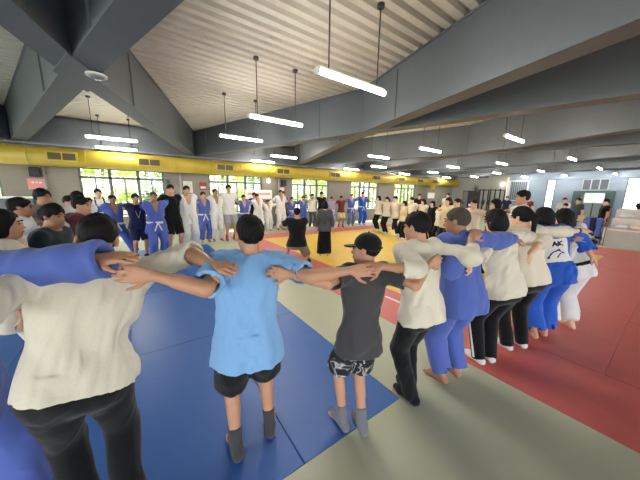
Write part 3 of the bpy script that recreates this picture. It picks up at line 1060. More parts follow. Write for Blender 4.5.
    for sgn, S, E, W, hd, pn in arms:
        so = (.019 if gi else .010) * loose
        Sf.ell(S + tx * sgn * .004, TF, [.036 * u * am + so] * 3, .03 * u)
        if slv <= 1:
            e = S + (E - S) * slv
            rr = .031 * u * am + so * 1.7
            Sf.cone(S, e, .033 * u * am + so, rr, .022, cap=True)
            if fine: Sf.cut_cone(e + nrm(S - e) * .03, e + nrm(e - S) * .04, rr - .013, rr - .007)
        else:
            e = E + (W - E) * (slv - 1)
            rr = .026 * u * am + so * 1.5
            Sf.cone(S, E, .033 * u * am + so, .031 * u * am + so, .022)
            Sf.cone(E, e, .031 * u * am + so, rr, .02, cap=True)
            if fine: Sf.cut_cone(e + nrm(E - e) * .03, e + nrm(e - E) * .04, rr - .012, rr - .007)
        if gi:                            # the hanging slack of the sleeve
            md = E
            Sf.cone(S * .6 + E * .4 - np.array([0, 0, .02 * u]), md - np.array([0, 0, .022 * u]), .03 * u, .03 * u, .03)
    Sf.folds(.0072 if not gi else .0090, 30, rng, (1, 1, .5), 3)
    if fine: Sf.folds(.0034, 66, rng, (1, 1, .4), 3)
    Sf.grow(Bf, .004, T(0, 0, hemz)[2] - .05, T(0, 0, .60)[2])
    Sf.grow(F, .004, T(0, 0, hemz)[2] - .05, T(0, 0, .80)[2] - .01, (T(0, 0, .7), tx, .105 * u * (1 + (g - 1) * .8)))
    Sf.plane(T(0, 0, hemz), -tz + ty * .02)
    Sf.ell(nb_ + tz * .030 * u + ty * .012 * u, TF, [.046 * u, .05 * u, .03 * u], .006, cut=True)
    if gi:
        zt, zb = .84, .665
        Sf.cut_wedge([(T(0, .0, 0.7), -ty), (T(0, 0, zb), nrm(tx * 1.0 - tz * .26)), (T(0, 0, zb), nrm(-tx * 1.0 - tz * .26))])
        for sgn in (-1, 1):
            Sf.cone(T(sgn * .036, -.02, .845), T(sgn * .04, .04, .80), .012 * u, .012 * u, .008)
            Sf.cone(T(sgn * .04, .04, .80), T(sgn * -.005, .073 * g, .665), .012 * u, .011 * u, .008)
    elif collar:
        for a0 in np.linspace(-2.5, 2.5, 12):
            p = nb_ + tx * math.sin(a0) * .043 * u - ty * (math.cos(a0) * .043 * u - .006 * u) + tz * .008 * u
            Sf.cone(p, p - tz * .014 * u + (p - nb_ - tz * .008 * u) * .2, .007 * u, .008 * u, .006)
    shirt = Sf.mesh({'tee': 't_shirt', 'gi': 'gi_jacket', 'polo': 'polo_shirt'}[top], CL[topc], root)
    if collar and trim:
        MB().tube([nb_ + tx * math.sin(a0) * .047 * u - ty * (math.cos(a0) * .047 * u - .006 * u) + tz * .019 * u for a0 in np.linspace(-2.4, 2.4, 20)], .005, 6).build('collar_piping', CL[trim], shirt)
    hx_ = lambda X, Y, Z, ax: (X - pel[0]) * ax[0] + (Y - pel[1]) * ax[1] + (Z - pel[2]) * ax[2]
    if emblem:
        def ex(X, Y, Z):
            a_, z_ = hx_(X, Y, Z, tx), hx_(X, Y, Z, tz)
            return np.maximum(np.maximum(np.abs(a_) - (.088 * u - (z_ - .17 * u) * .12), np.abs(z_ - .15 * u) - .085 * u), hx_(X, Y, Z, ty) + .01)
        pt = Sf.patch_of(.004, ex).mesh('back_patch', CL['white'], root)
        strokes = [((-.07, .235), (-.055, .21)), ((-.055, .21), (-.043, .23)), ((-.043, .23), (-.031, .21)), ((-.031, .21), (-.02, .235)),
                   ((-.012, .208), (0, .238)), ((0, .238), (.013, .208)), ((-.008, .219), (.009, .219)), ((.025, .208), (.025, .238)), ((.026, .222), (.047, .238)), ((.026, .222), (.049, .208)),
                   ((-.05, .12), (-.02, .16)), ((-.02, .16), (.02, .18)), ((.02, .18), (.05, .15)), ((.0, .12), (.03, .15))]

        def ex2(X, Y, Z):
            a_, z_ = hx_(X, Y, Z, tx) / u, hx_(X, Y, Z, tz) / u + .025
            d = 9
            for (x0, y0), (x1, y1) in strokes:
                L2 = (x1 - x0) ** 2 + (y1 - y0) ** 2
                t = np.clip(((a_ - x0) * (x1 - x0) + (z_ - y0) * (y1 - y0)) / L2, 0, 1)
                d = np.minimum(d, np.sqrt((a_ - x0 - t * (x1 - x0)) ** 2 + (z_ - y0 - t * (y1 - y0)) ** 2) - .0058)
            return np.maximum(d * u, hx_(X, Y, Z, ty) + .01)
        Sf.patch_of(.007, ex2).mesh('patch_lettering', CL['navy'], pt)
    if smallmark:
        Sf.patch_of(.004, lambda X, Y, Z: np.maximum(np.maximum(np.abs(hx_(X, Y, Z, tx) + .045 * u) - .016, np.abs(hx_(X, Y, Z, tz) - .235 * u) - .008), -hx_(X, Y, Z, ty))).mesh('chest_logo', CL[smallmark], root)
    if back_strap:
        Sf.patch_of(.006, lambda X, Y, Z: np.maximum(np.abs(np.abs(hx_(X, Y, Z, tx)) - .052 * u) - .022, .10 * u - hx_(X, Y, Z, tz))).mesh('shoulder_straps', CL['black'], root)
    if belt:
        bm_ = CL[belt]
        Q = Field(*[f_(np.array([T(-.2 * g, -.16 * g, .5), T(.2 * g, .2 * g, .62)])) for f_ in (lambda a: a.min(0) - .05, lambda a: a.max(0) + .05)], min(v, .012))
        W0, R0 = .097 * g * u + off + .012, .062 * g * u + off + .012
        for z in (.53, .56, .59):
            Q.cone(T(-(W0 - R0) / u, -.002, z), T((W0 - R0) / u, -.002, z), R0, R0, .02)
        Q.plane(T(0, 0, .578), tz); Q.plane(T(0, 0, .546), -tz)
        fy = (R0 / u)
        Q.mesh('belt', bm_, root)
        K2 = Field(*[f_(np.array([T(-.09, fy - .03, .42), T(.09, fy + .05, .62)])) for f_ in (lambda a: a.min(0) - .04, lambda a: a.max(0) + .04)], min(v, .012))
        K2.ell(T(0, fy + .004, .562), TF, [.018 * u, .012 * u, .016 * u], .008)
        for sgn in (-1, 1):
            K2.cone(T(0, fy + .004, .56), T(sgn * .045, fy + .012, .45), .009 * u, .0105 * u, .006)
        K2.mesh('belt_knot', bm_, root)
    # ---- footwear
    if feet in ('socks', 'shoes'):
        for sgn, Hp, K, A, fd in legs:
            q = np.array([A, A + fd * .13 * u, A - fd * .06 * u])
            L = Field(q.min(0) - [.07, .07, .09], q.max(0) + [.07, .07, .11 * u + .05], min(v, .012))
            z0 = A[2] - .042 * u
            he = A - fd * .022 * u; he[2] = z0 + .02 * u
            ba = A + fd * .072 * u; ba[2] = z0 + .019 * u
            to = A + fd * .098 * u; to[2] = z0 + .016 * u
            ex = .004 if feet == 'socks' else .010
            L.cone(A, he, .022 * u + ex, .019 * u + ex, .012)
            L.cone(A, ba, .021 * u + ex, .019 * u + ex, .014)
            L.cone(he, ba, .018 * u + ex, .020 * u + ex, .014)
            L.cone(ba, to, .021 * u + ex, .014 * u + ex, .012)
            up_ = A + nrm(K - A) * (.075 * u if feet == 'socks' else .012 * u)
            L.cone(A, up_, .022 * u + ex, .0245 * u + ex, .01, cap=True)
            L.plane((0, 0, z0 - .0005), (0, 0, -1))
            L.mesh('sock' if feet == 'socks' else 'shoe', CL[feetc], root)
    if watch:
        sgn, S, E, W, hd, pn = arms[0 if watch == 'l' else 1]
        fd = nrm(W - E)
        MB().tube([W - fd * .035, W - fd * .012], .021 * u / 1.0 * .86, 14).build('watch', M_black, root)
    if lanyard:
        ly = .068 * g
        b = MB()
        for sgn in (-1, 1):
            b.tube([T(sgn * .035, .035, .815), T(sgn * .03, ly + .018, .74), T(0, ly + .022, .64)], .004, 6)
        b.build('lanyard', CL['white'], root)
    info = dict(root=root, T=T, loc=loc, arms=arms, legs=legs, shirt=shirt, u=u, g=g, off=off, TF=TF, nb=nb_, tro=tro)
    return info

# ------------------------------------------------------------------ who stands where
PP = {}


def spec(key, x, y, face, label, **kw):
    PP[key] = dict(x=float(x), y=float(y), face=RAD(face), label=label, **kw)


def spot(key, px, fy, hy, face, label, **kw):
    """a person whose feet meet the floor at (px, fy) in the photo and whose head tops out at hy"""
    p = on_floor(px, fy); d = math.hypot(p[0], p[1]); r = ray(px, hy)
    h = EYE + r[2] * d / math.hypot(r[0], r[1])
    kw.setdefault('h', min(1.84, max(1.3, h)))
    spec(key, p[0], p[1], face, label, **kw)


# -- the near side of the ring, seen from behind
spec('A0', -.80, 1.66, 84, 'person in blue judo suit at the left edge, arm across the broad cream shirt', h=1.62, top='gi', topc='blue', bot='trousers', botc='blue', belt='white',
     hr=on_y(120, 258, 1.35), hl=(-1.45, 1.9, 1.25), poler=(0, -.2, -1), palmr=(0, .4, -1), g=1.1, skin=1, sleeve=2.1, fr=(-.56,1.62), fl=(-.95,1.62))
spec('A1', -.305, 1.47, 96, 'broad person in a cream shirt and black trousers, back turned, nearest the camera', h=1.55, g=1.15, top='tee', topc='cream', botc='black', sleeve=1.02, hem=.49,
     hr=on_y(226, 264, 1.24), hl=(-.72, 1.47, 1.24), lean=(9, 13), nod=14, skin=1, feet='shoes', feetc='black', palmr=(0, .7, -.7), poler=(0, 1, .2), loose=1.1, fl=(-.36, 1.45), fr=(-.18, 1.40))
spec('A2', .45, 1.38, 76, 'boy in a sky blue polo shirt, black shorts and dark socks, seen from behind', h=1.51, g=1.06, top='polo', topc='sky', bot='shorts', botc='black', feet='socks', feetc='char', collar=True, trim='white',
     hl=on_y(136, 279, 1.29), hr=on_y(362, 272, .98), fl=on_floor(237, 455), fr=on_floor(270, 432), sleeve=.82, hem=.43, lean=(3, 4), skin=1, palml=(0, 1, -.1), palmr=(0, .9, -.4), loose=1.15, turn=12)
spec('A3', 1.13, 1.12, 76, 'boy in a black cap, charcoal shirt and printed shorts, standing on grey socks', h=1.39, g=.86, top='tee', topc='char', bot='shorts', botc='print', feet='socks', feetc='sock', hair='cap',
     hl=on_y(280, 275, 1.20), hr=on_y(438, 264, .86), fl=on_floor(343, 427), fr=on_floor(362, 431), sleeve=.75, hem=.43, turn=42, lean=(2, 4), palml=(0, 1, -.1), palmr=(.3, .9, -.2), loose=1.2, skin=1)
spec('A4', 1.66, 1.02, 80, 'boy in cream shirt, black trousers and shoes, between capped boy and blue judo suit', h=1.52, g=.95, top='tee', topc='cream', botc='black', feet='shoes', feetc='black',
     hl=on_y(376, 270, 1.0), hr=on_y(480, 236, .86), fl=on_floor(411, 401), fr=on_floor(409, 392), sleeve=1.4, hem=.47, turn=14, lean=(8, -2), skin=1, palml=(0, .8, -.6), palmr=(.2, .6, -.7))
spec('A5', 2.13, .95, 76, 'greying person in blue judo suit seen from behind, barefoot at the near red edge', h=1.55, g=1.04, top='gi', topc='blue', bot='trousers', botc='blue', hairm=M_hair_grey, hair='buzz', hem=.44,
     hl=(1.83, 1.14, 1.18), hr=(3.12, .76, 1.24), turn=26, fl=on_floor(441, 381), fr=on_floor(455, 375), lean=(9, -3), skin=2, palml=(.3, .9, -.2), palmr=(.3, .5, -.8), sleeve=1.8)
spec('A6', 2.74, .86, 66, 'person in cream top and black trousers with pale side stripe, beside greying blue judo suit', h=1.53, top='tee', topc='cream', botc='black', feet='socks', feetc='white', hair='bob', female=True,
     hl=on_y(468, 274, .86), hr=(3.52, .74, 1.2), fl=on_floor(478, 362), fr=on_floor(489, 360), sleeve=1.4, hem=.47, palml=(.4, .9, 0), palmr=(.2, .5, -.8), stripe='white', turn=10, lean=(11, -7))
spec('A7', 3.27, .82, 62, 'person in cream top and black trousers, hair tied, left of the patched blue suit', h=1.55, top='tee', topc='cream', botc='black', feet='socks', feetc='white', hair='pony', female=True,
     hl=(2.84, .70, 1.12), hr=(3.88, .56, 1.30), fl=on_floor(506, 348), fr=on_floor(521, 346), sleeve=1.3, hem=.48, palml=(.4, .9, 0), palmr=(.2, .4, -.8), turn=14, watch='r', lean=(11, -7))
spec('A8', 3.80, .75, 36, 'person in a royal blue judo suit with a white lettered patch on the back', h=1.54, top='gi', topc='royal', bot='trousers', botc='royal', hair='bob', female=True,
     hl=on_y(500, 275, .72), hr=(4.22, .50, .96), fl=on_floor(533, 337), fr=on_floor(543, 335), palml=(.4, .9, 0), palmr=(-.1, .9, 0), loose=1.2, turn=32, emblem=True, hem=.43, poler=(.8, -.5, -.5), skin=1, vox=.0085, lean=(12, -11))
spec('A9', 4.32, .66, 55, 'person in white judo suit with black belt, last of the near row on red mats', h=1.52, top='gi', topc='white', bot='trousers', botc='white', belt='black', hair='long', female=True,
     hl=(3.95, .62, 1.16), hr=(4.8, 1.1, 1.15), fl=on_floor(551, 327), fr=on_floor(570, 328), hem=.44, turn=18, lean=(12, -13))
spec('A10', 5.32, 1.60, 110, 'tall person with black hair and a white shirt, head above the near row', h=1.74, top='tee', topc='white', botc='black', hl=(4.6, .9, 1.2), hr=(5.9, 2.2, 1.3), turn=20, skin=1)
spec('A11', 5.75, 2.15, 140, 'person in a dark green top beside the tall white shirt, behind the near row', h=1.58, top='tee', topc='green', botc='black', hair='bob', female=True, hl=(5.3, 1.5, 1.3), hr=(6.1, 2.7, 1.25))
spec('A12', 6.2, 2.75, 150, 'person with short black hair in a cream top, second behind the tall white shirt', h=1.56, top='tee', topc='cream', botc='black', skin=0, hl=(5.75, 2.0, 1.3), hr=(6.5, 3.3, 1.2), turn=10)
spec('A13', 6.55, 3.3, 155, 'person in a tan shirt with short dark hair, third behind the tall white shirt', h=1.55, top='tee', topc='tan', botc='black', hl=(6.2, 2.6, 1.25), hr=(7.0, 3.7, 1.2))
spec('A14', 6.95, 3.75, 165, 'person with long dark hair and a tan top, right of the greying head', h=1.57, top='tee', topc='tan', botc='navy', hair='long', female=True, hl=(6.6, 3.1, 1.2), hr=(7.4, 4.3, 1.2))
# -- the left end of the ring, faces turned to the right
spec('B0', -.84, 2.86, 8, 'person in cream judo jacket at the left edge, face in profile, straight black hair', h=1.48, top='gi', topc='cream', bot='trousers', botc='cream', hair='bob', female=True, turn=-6, hl=(-.75, 3.4, 1.15), skin=1)
spec('B1', -.76, 3.4, -18, 'laughing person in a dark teal shirt with untidy hair, behind the broad cream shirt', h=1.50, top='tee', topc='teal', botc='black', hair='messy', turn=-14, lean=(8, 0), skin=2, smallmark='white', g=1.12)
spec('B2', -1.12, 4.3, 10, 'person in a white judo suit with arm on the neighbour, near the pink notice', h=1.53, top='gi', topc='white', bot='trousers', botc='white', belt='white', hr=(-.85, 3.95, 1.28), skin=2)
spec('B3', -1.15, 5.35, -20, 'tall person with a shock of black hair and a khaki top below the pink notice', h=1.63, top='tee', topc='khaki', botc='black', hair='messy', turn=-15, skin=2)
spec('B4', -.62, 4.42, -10, 'person with short dark hair and brown top, in profile, right of the khaki top', h=1.54, top='tee', topc='maroon', botc='black', turn=-12, skin=1)
spec('B5', -1.0, 6.1, -40, 'child in a pale shirt seen small beyond the profile face', h=1.52, top='tee', topc='cream', botc='black', skin=1)
spec('B6', -.80, 5.52, -58, 'boy in a white shirt with thick black hair, above the broad back', h=1.60, top='tee', topc='white', botc='black', skin=1, turn=-10)
# -- the far side of the ring
spot('C0', 97, 258, 198, -68, 'person with a broad face and white shirt, right beside the thick haired boy', top='tee', topc='white', botc='navy', skin=1)
spot('C1', 106, 250, 189, -75, 'person in a white top with black straps standing by the first window', top='tee', topc='white', botc='black', hair='bun', female=True, back_strap=True, skin=0, hl=None)
spot('C2', 120, 258, 195, -72, 'person in a blue judo suit striding wide with loose white belt, before the first window', top='gi', topc='blue', bot='trousers', botc='blue', belt='white', skin=2, fr=on_floor(112, 254), fl=on_floor(136, 255))
spot('C3', 142, 258, 194, -78, 'person in navy shirt and navy shorts with a white lanyard', top='tee', topc='navy', bot='shorts', botc='navy', feet='shoes', feetc='black', lanyard=True, skin=1, g=1.05)
spot('C4', 160, 259, 192, -80, 'older person in a blue judo suit, grey hair and white belt, right of the lanyard', top='gi', topc='blue', bot='trousers', botc='blue', belt='white', hairm=M_hair_grey, hair='buzz', skin=2, g=1.06)
spot('C5', 176, 253, 185, -82, 'tall person in black shirt, black shorts and black socks', top='tee', topc='black', bot='shorts', botc='black', feet='socks', feetc='black', skin=1, hem=.44)
spot('C6', 191, 249, 186, -84, 'tall person in a white judo suit with cream belt, right of the black shorts', top='gi', topc='white', bot='trousers', botc='white', belt='cream', skin=1, g=1.06)
spot('C7', 206, 242, 192, -85, 'small person in a blue judo suit between two white judo suits', top='gi', topc='blue', bot='trousers', botc='blue', belt='white', skin=1)
spot('C8', 218, 241, 189, -86, 'person in a white judo suit with white belt, left of the grey shorts', top='gi', topc='white', bot='trousers', botc='white', belt='white', skin=2)
spot('C9', 231, 240, 185, -88, 'tall person in a white T-shirt, pale grey shorts and red socks', top='tee', topc='white', bot='shorts', botc='grey', feet='socks', feetc='red', skin=1)
spot('C10', 245, 236, 195, -90, 'person in a blue judo suit beside the head of the sky blue shirt', top='gi', topc='blue', bot='trousers', botc='blue', belt='white', skin=1)
spot('C11', 259, 232, 194, -92, 'person in a white judo suit leaning, left of a small child in white', top='gi', topc='white', bot='trousers', botc='white', belt='white', skin=1, lean=(4, 6))
spot('C12', 268.5, 231, 200, -93, 'small child in a white judo suit before the notice board', top='gi', topc='white', bot='trousers', botc='white', belt='white', skin=1)
spot('C13', 281, 230, 190, -95, 'tall person in a white judo suit with arms stretched out, right of the child', top='gi', topc='white', bot='trousers', botc='white', belt='cream', skin=2)
spot('C14', 292, 228, 197, -97, 'person in a blue judo suit just left of the kneeling helper', top='gi', topc='blue', bot='trousers', botc='blue', belt='white', skin=1)
spot('C15', 303, 228, 196, -98, 'person in a blue judo suit behind the kneeling helper, right side', top='gi', topc='blue', bot='trousers', botc='blue', belt='blue', skin=1)
spot('C16', 312, 227, 194, -100, 'person in a pale shirt and dark grey trousers left of the long black skirt', top='tee', topc='cream', botc='dgrey', skin=1)
spot('C17', 321, 227, 192, -101, 'person in a black shirt with bushy hair behind the long black skirt', top='tee', topc='black', botc='dgrey', hair='messy', skin=1)
spot('C18', 331, 227, 197, -103, 'person in a lavender judo jacket right of the long black skirt', top='gi', topc='lav', bot='trousers', botc='lav', belt='white', skin=1)
spot('C19', 340.5, 227, 196, -104, 'person in a maroon shirt and tan shorts in the far row', top='tee', topc='maroon', bot='shorts', botc='tan', skin=2, feet='socks', feetc='red')
spot('C20', 350.5, 226, 194, -106, 'person in a blue judo suit right of the maroon shirt', top='gi', topc='blue', bot='trousers', botc='denim', belt='white', skin=1)
spot('C21', 361.5, 225, 192, -108, 'person in a dark blue judo suit, last blue suit before the cream shirts', top='gi', topc='royal', bot='trousers', botc='royal', belt='white', skin=1)
# -- the right end of the ring, cream shirts
spot('D0', 377, 230, 196, 160, 'long haired person in a cream shirt, leftmost of the cream shirted row', top='tee', topc='cream', botc='black', hair='long', female=True, feet='shoes', feetc='white', sleeve=1.2)
spot('D1', 385, 233, 197, 161, 'person with a ponytail in a cream shirt, second of the cream shirted row', top='tee', topc='cream', botc='black', hair='pony', female=True, feet='shoes', feetc='white', sleeve=1.2)
spot('D2', 394.5, 237, 196, 163, 'person in a cream shirt stepping wide, third of the cream shirted row', top='tee', topc='cream', botc='black', feet='shoes', feetc='white', sleeve=1.2, lean=(8, 0), fl=on_floor(391, 234), fr=on_floor(398, 239))
spot('D3', 402, 239, 201, 164, 'person with short hair in a tan shirt, fourth of the cream shirted row', top='tee', topc='tan', botc='black', feet='shoes', feetc='white', hair='bob', female=True)
spot('D4', 411, 240, 197, 166, 'person in a cream shirt with bent back, fifth of the cream shirted row', top='tee', topc='cream', botc='black', feet='shoes', feetc='white', lean=(10, 0), sleeve=1.2)
spot('D5', 420, 241, 199, 167, 'person with long hair and a cream shirt left of the dark jackets', top='tee', topc='cream', botc='black', hair='long', female=True, feet='shoes', feetc='white', sleeve=1.2)
spot('D6', 429, 242, 201, 169, 'person in a black jacket, first of the dark tops', top='tee', topc='black', botc='black', sleeve=1.7, hair='bob', female=True, feet='shoes', feetc='white')
spot('D7', 437, 244, 205, 170, 'person in a white shirt and black trousers between dark tops', top='tee', topc='cream', botc='black', feet='shoes', feetc='white', hair='long', female=True)
spot('D8', 444, 246, 204, 172, 'person in a black top with long black hair, left of the blue jeans', top='tee', topc='black', botc='black', sleeve=1.7, hair='long', female=True, feet='shoes', feetc='white')
spot('D9', 452, 250, 202, 173, 'person in a pale top and blue jeans with face towards the ring', top='tee', topc='cream', botc='denim', hair='long', female=True, feet='shoes', feetc='white')
spot('D10', 470, 253, 206, 175, 'person in a tan shirt right behind the greying head', top='tee', topc='tan', botc='black', feet='shoes', feetc='white')

RING = ['B2', 'B3', 'B4', 'B6', 'C0', 'C2', 'C3', 'C4', 'C5', 'C6', 'C7', 'C8', 'C9', 'C10', 'C11', 'C12', 'C13', 'C14', 'C15', 'C16', 'C17', 'C18', 'C19', 'C20', 'C21',
        'D0', 'D1', 'D2', 'D3', 'D4', 'D5', 'D6', 'D7', 'D8', 'D9', 'D10', 'A14']


def hold(me, other, key):
    p, q = PP[me], PP[other]
    if p.get(key) is not None: return
    ax, ay = q['x'] - p['x'], q['y'] - p['y']
    L = math.hypot(ax, ay)
    bx, by = -math.cos(q['face']), -math.sin(q['face'])
    s = min(1, .62 / max(L, .3))
    p[key] = np.array([p['x'] + ax * s + bx * .10 - ax / L * .03, p['y'] + ay * s + by * .10 - ay / L * .03, .80 * min(q['h'], p['h'] * 1.08) + .01])


for i, k in enumerate(RING):
    # going along the list the ring runs clockwise from the left end, so the next person is on the left hand
    if i + 1 < len(RING): hold(k, RING[i + 1], 'hl')
    if i > 0: hold(k, RING[i - 1], 'hr')

# -- inside the ring and beyond it
p = on_floor(297, 262)
spec('K0', p[0], p[1], 62, 'person in a black shirt down on one knee inside the ring, seen from behind', h=1.68, top='tee', topc='black', bot='shorts', botc='khaki', feet='socks', feetc='black', skin=1,
     pz=.50, fl=(p[0] - .22, p[1] + .22), fr=(p[0] + .12, p[1] - .36, .02), knee=(0, 1, .0), hl=(p[0] - .05, p[1] + .42, 1.0), hr=(p[0] + .2, p[1] + .4, 1.0), group='people inside the ring', g=1.15)
spot('K1', 324, 256, 196, 60, 'person in a dark grey top and long black skirt inside the ring, back turned', top='tee', topc='dgrey', bot='skirt', botc='black', hair='bob', female=True, group='people inside the ring', sleeve=1.6, h=1.43)
spec('E0', 16.2, 3.25, -150, 'person in a white shirt standing by the pale blue wall beyond the barrier', h=1.6, top='tee', topc='white', botc='black', group='people beyond the mats')
spec('E1', 15.2, 2.62, 150, 'person in a dark grey shirt before the bright screen', h=1.6, top='tee', topc='dgrey', botc='black', group='people beyond the mats')
spec('E2', 14.6, 1.75, 120, 'person in a black shirt left of the tiered mats, seen from behind', h=1.58, top='tee', topc='black', botc='black', group='people beyond the mats')
spec('E3', 17.5, 5.0, 200, 'person in a dark red shirt below the tall narrow window', h=1.62, top='tee', topc='maroon', botc='black', group='people beyond the mats')
spec('E4', 18.5, 6.35, 200, 'person in a navy shirt by the louvred window beyond the ring', h=1.62, top='tee', topc='navy', botc='black', group='people beyond the mats')
spec('E5', 13.6, 2.55, 160, 'person in a bright blue shirt bent over the far table', h=1.45, top='tee', topc='royal', botc='navy', group='people beyond the mats', lean=(25, 0))
spec('E6', 11.9, 8.0, 220, 'person with short black hair in a black shirt behind the cream shirted row', h=1.66, top='tee', topc='black', botc='black', group='people beyond the mats')
spec('E7', 13.2, 7.2, 200, 'person in a white shirt far behind the cream shirted row', h=1.72, top='tee', topc='white', botc='black', group='people beyond the mats')
spec('E8', 3.85, 10.2, -95, 'person in a black shirt standing before the notice board', h=1.6, top='tee', topc='black', botc='black', group='people beyond the mats')
spec('E9', 5.35, 10.6, -95, 'person in a dark grey shirt right of the notice board', h=1.66, top='tee', topc='dgrey', botc='black', group='people beyond the mats')

INFO = {}
import os
_only = os.environ.get('ONLY')
for key, kw in PP.items():
    if _only and key not in _only.split(','): continue
    kw = dict(kw)
    INFO[key] = person(seed=len(INFO), **kw)

# ------------------------------------------------------------------ things on the walls
M_pink = mat('pink_notice', (222, 140, 136), .6, vary=.05)
M_red_p = mat('red_notice', (150, 60, 52), .6, vary=.1)
M_paper = mat('white_paper', (226, 222, 216), .7, vary=.04)
M_pipe = mat('pale_pipe', (176, 172, 162), .5)
M_lampw = mat('lit_globe', (255, 246, 226), .4, emit=9, vary=0)


def wall_thing(px, py, label, cat, group=None, name='notice', y=11.49):
    p = on_y(px, py, y)
    return empty(name, (p[0], y, p[2]), 0, label, cat, group)


for px, py, lab in ((35, 172, 'black wall speaker above the pink notice, nearest the left edge'), (283.6, 183, 'black wall speaker between the second and third full window')):
    t = wall_thing(px, py, lab, 'speaker', 'wall speakers', 'wall_speaker', 11.36)
    MB().bevel_box(-.11, -.1, -.14, .11, .05, .14, .02).build('cabinet', M_black, t)
    MB().tube([(0, -.108, -.03), (0, -.101, -.03)], .075, 18).build('woofer', mat('speaker_cone', (46, 46, 48), .7), t)
    MB().tube([(0, -.108, .09), (0, -.101, .09)], .03, 14).build('tweeter', MATS['speaker_cone'], t)
    MB().box(-.03, .05, -.03, .03, .128, .03).build('bracket', M_steel, t)
t = wall_thing(37, 184, 'pink notice on the concrete wall left of the first window', 'notice')
MB().box(-.19, -.012, -.16, .19, 0, .16).build('board', M_pink, t)
b = MB()
for x in (-.08, 0, .08):
    b.box(x - .025, -.015, .02, x + .025, -.0125, .075)
b.build('pale_marks', M_paper, t)
t = wall_thing(188, 187, 'white framed poster above the tall white judo suit', 'poster', name='framed_poster')
MB().box(-.16, -.02, -.22, .16, 0, .22).build('frame', M_white, t); MB().box(-.13, -.024, -.19, .13, -.0205, .19).build('print', mat('poster_print', (214, 204, 196), .6, scale=6, vary=.3), t)
t = wall_thing(168, 182, 'grey switch box on the wall right of the first full window', 'switch box', name='switch_box')
MB().bevel_box(-.08, -.08, -.11, .08, 0, .11, .01).build('box', M_steel, t); MB().box(-.03, -.09, -.03, .03, -.081, .03).build('switch', M_black, t)
t = wall_thing(203, 186, 'dull red notice just left of the second full window', 'notice')
MB().box(-.14, -.012, -.15, .14, 0, .15).build('board', M_red_p, t); MB().box(-.1, -.016, -.1, .1, -.0125, -.02).build('pale_panel', M_paper, t)
t = wall_thing(282, 192, 'dark red poster below the right wall speaker', 'poster', name='red_poster')
MB().box(-.17, -.012, -.3, .17, 0, .3).build('sheet', M_red_p, t); MB().box(-.12, -.016, .05, .12, -.0125, .22).build('pale_panel', M_paper, t)
p0, p1 = on_y(245, 189.5, 11.0), on_y(272, 199, 11.0)
t = empty('notice_board', ((p0[0] + p1[0]) / 2, 11.0, 0), 0, 'white notice board on legs standing before the second full window', 'notice board')
hw = (p1[0] - p0[0]) / 2
MB().box(-hw, -.02, p1[2], hw, .02, p0[2]).build('panel', M_paper, t)
b = MB(); b.box(-hw + .1, -.026, p0[2] - .22, hw - .1, -.0205, p0[2] - .14)
b.build('heading_strip', M_pink, t)
for s in (-1, 1):
    MB().tube([(s * (hw - .05), .03, 0), (s * (hw - .05), .03, p0[2])], .018, 10).build('leg', M_steel, t)
    MB().box(s * (hw - .05) - .03, -.22, 0, s * (hw - .05) + .03, .25, .02).build('foot', M_steel, t)
t = wall_thing(268, 181, 'round lit wall lamp beside the second full window', 'wall lamp', name='wall_lamp')
MB().tube([(0, -.03, 0), (0, 0, 0)], .09, 18).build('mount', M_white, t); MB().ball((0, -.05, 0), .075).build('globe', M_lampw, t)
for px, lab in ((48.5, 'pale conduit pipe left of the first full window'), (182, 'pale conduit pipe between first and second full windows'), (279, 'pale conduit pipe between second and third full windows')):
    q = on_y(px, 200, 11.43)
    t = empty('conduit_pipe', (q[0], 11.43, 0), 0, lab, 'pipe', 'conduit pipes on the window wall')
    MB().tube([(0, 0, 0), (0, 0, 2.28)], .035, 12).build('pipe', M_pipe, t)
    for z in (.5, 1.3, 2.1):
        MB().box(-.05, -.01, z - .02, .05, .069, z + .02).build('clamp', M_steel, t)
q = on_y(12, 197, 11.3)
t = empty('wall_ledge', (q[0], 11.3, q[2]), 0, 'pale ledge on the wall at the far left edge', 'ledge')
MB().box(-.5, -.1, -.04, .5, .19, .02).build('shelf_top', M_white, t)
MB().box(-.42, -.04, -.5, .42, .19, -.041).build('under_panel', M_steel, t)
q = on_y(436.5, 195.5, 11.2)
t = empty('hanging_sign', (17.75, 10.95, q[2]), 0, 'blank white sign below the yellow drop duct', 'sign')
MB().box(-.42, -.02, -.2, .42, .02, .2).build('board', M_paper, t)
for s in (-1, 1):
    MB().tube([(s * .3, 0, .2), (s * .3, 0, 2.29 - q[2])], .008, 6).build('wire', M_rod, t)


def end_thing(px, py, label, cat, name, x=X_END - .01, group=None):
    p = on_x(px, py, x)
    return empty(name, (x, p[1], p[2]), 0, label, cat, group)


# door, racks and banner on the grey end wall
d = structure(empty('door_1', (X_END - .02, 10.05, 0)))
MB().box(-.06, -.5, 0, 0, .5, 2.0).build('door_frame', M_frame, d)['kind'] = 'structure'
MB().box(-.075, -.42, .02, -.061, .42, 1.92).build('door_leaf', mat('grey_door', (120, 124, 126), .5), d)['kind'] = 'structure'
MB().box(-.12, .3, .95, -.076, .36, 1.1).build('door_handle', M_black, d)['kind'] = 'structure'
q = on_x(474.5, 191, 15.5)
t = empty('roll_up_banner', (15.5, q[1], 0), RAD(90), 'black and purple banner stand beyond the ring, before the grey end wall', 'banner')
hw = .33
MB().box(-hw, -.008, 1.0, hw, .008, q[2]).build('upper_panel', mat('banner_black', (28, 24, 34), .6), t)
MB().box(-hw, -.008, .06, hw, .008, .999).build('lower_panel', mat('banner_purple', (104, 60, 150), .6, scale=5, vary=.2), t)
MB().box(-hw * .7, .009, 1.02, hw * .7, .012, 1.16).build('white_strip', M_paper, t)
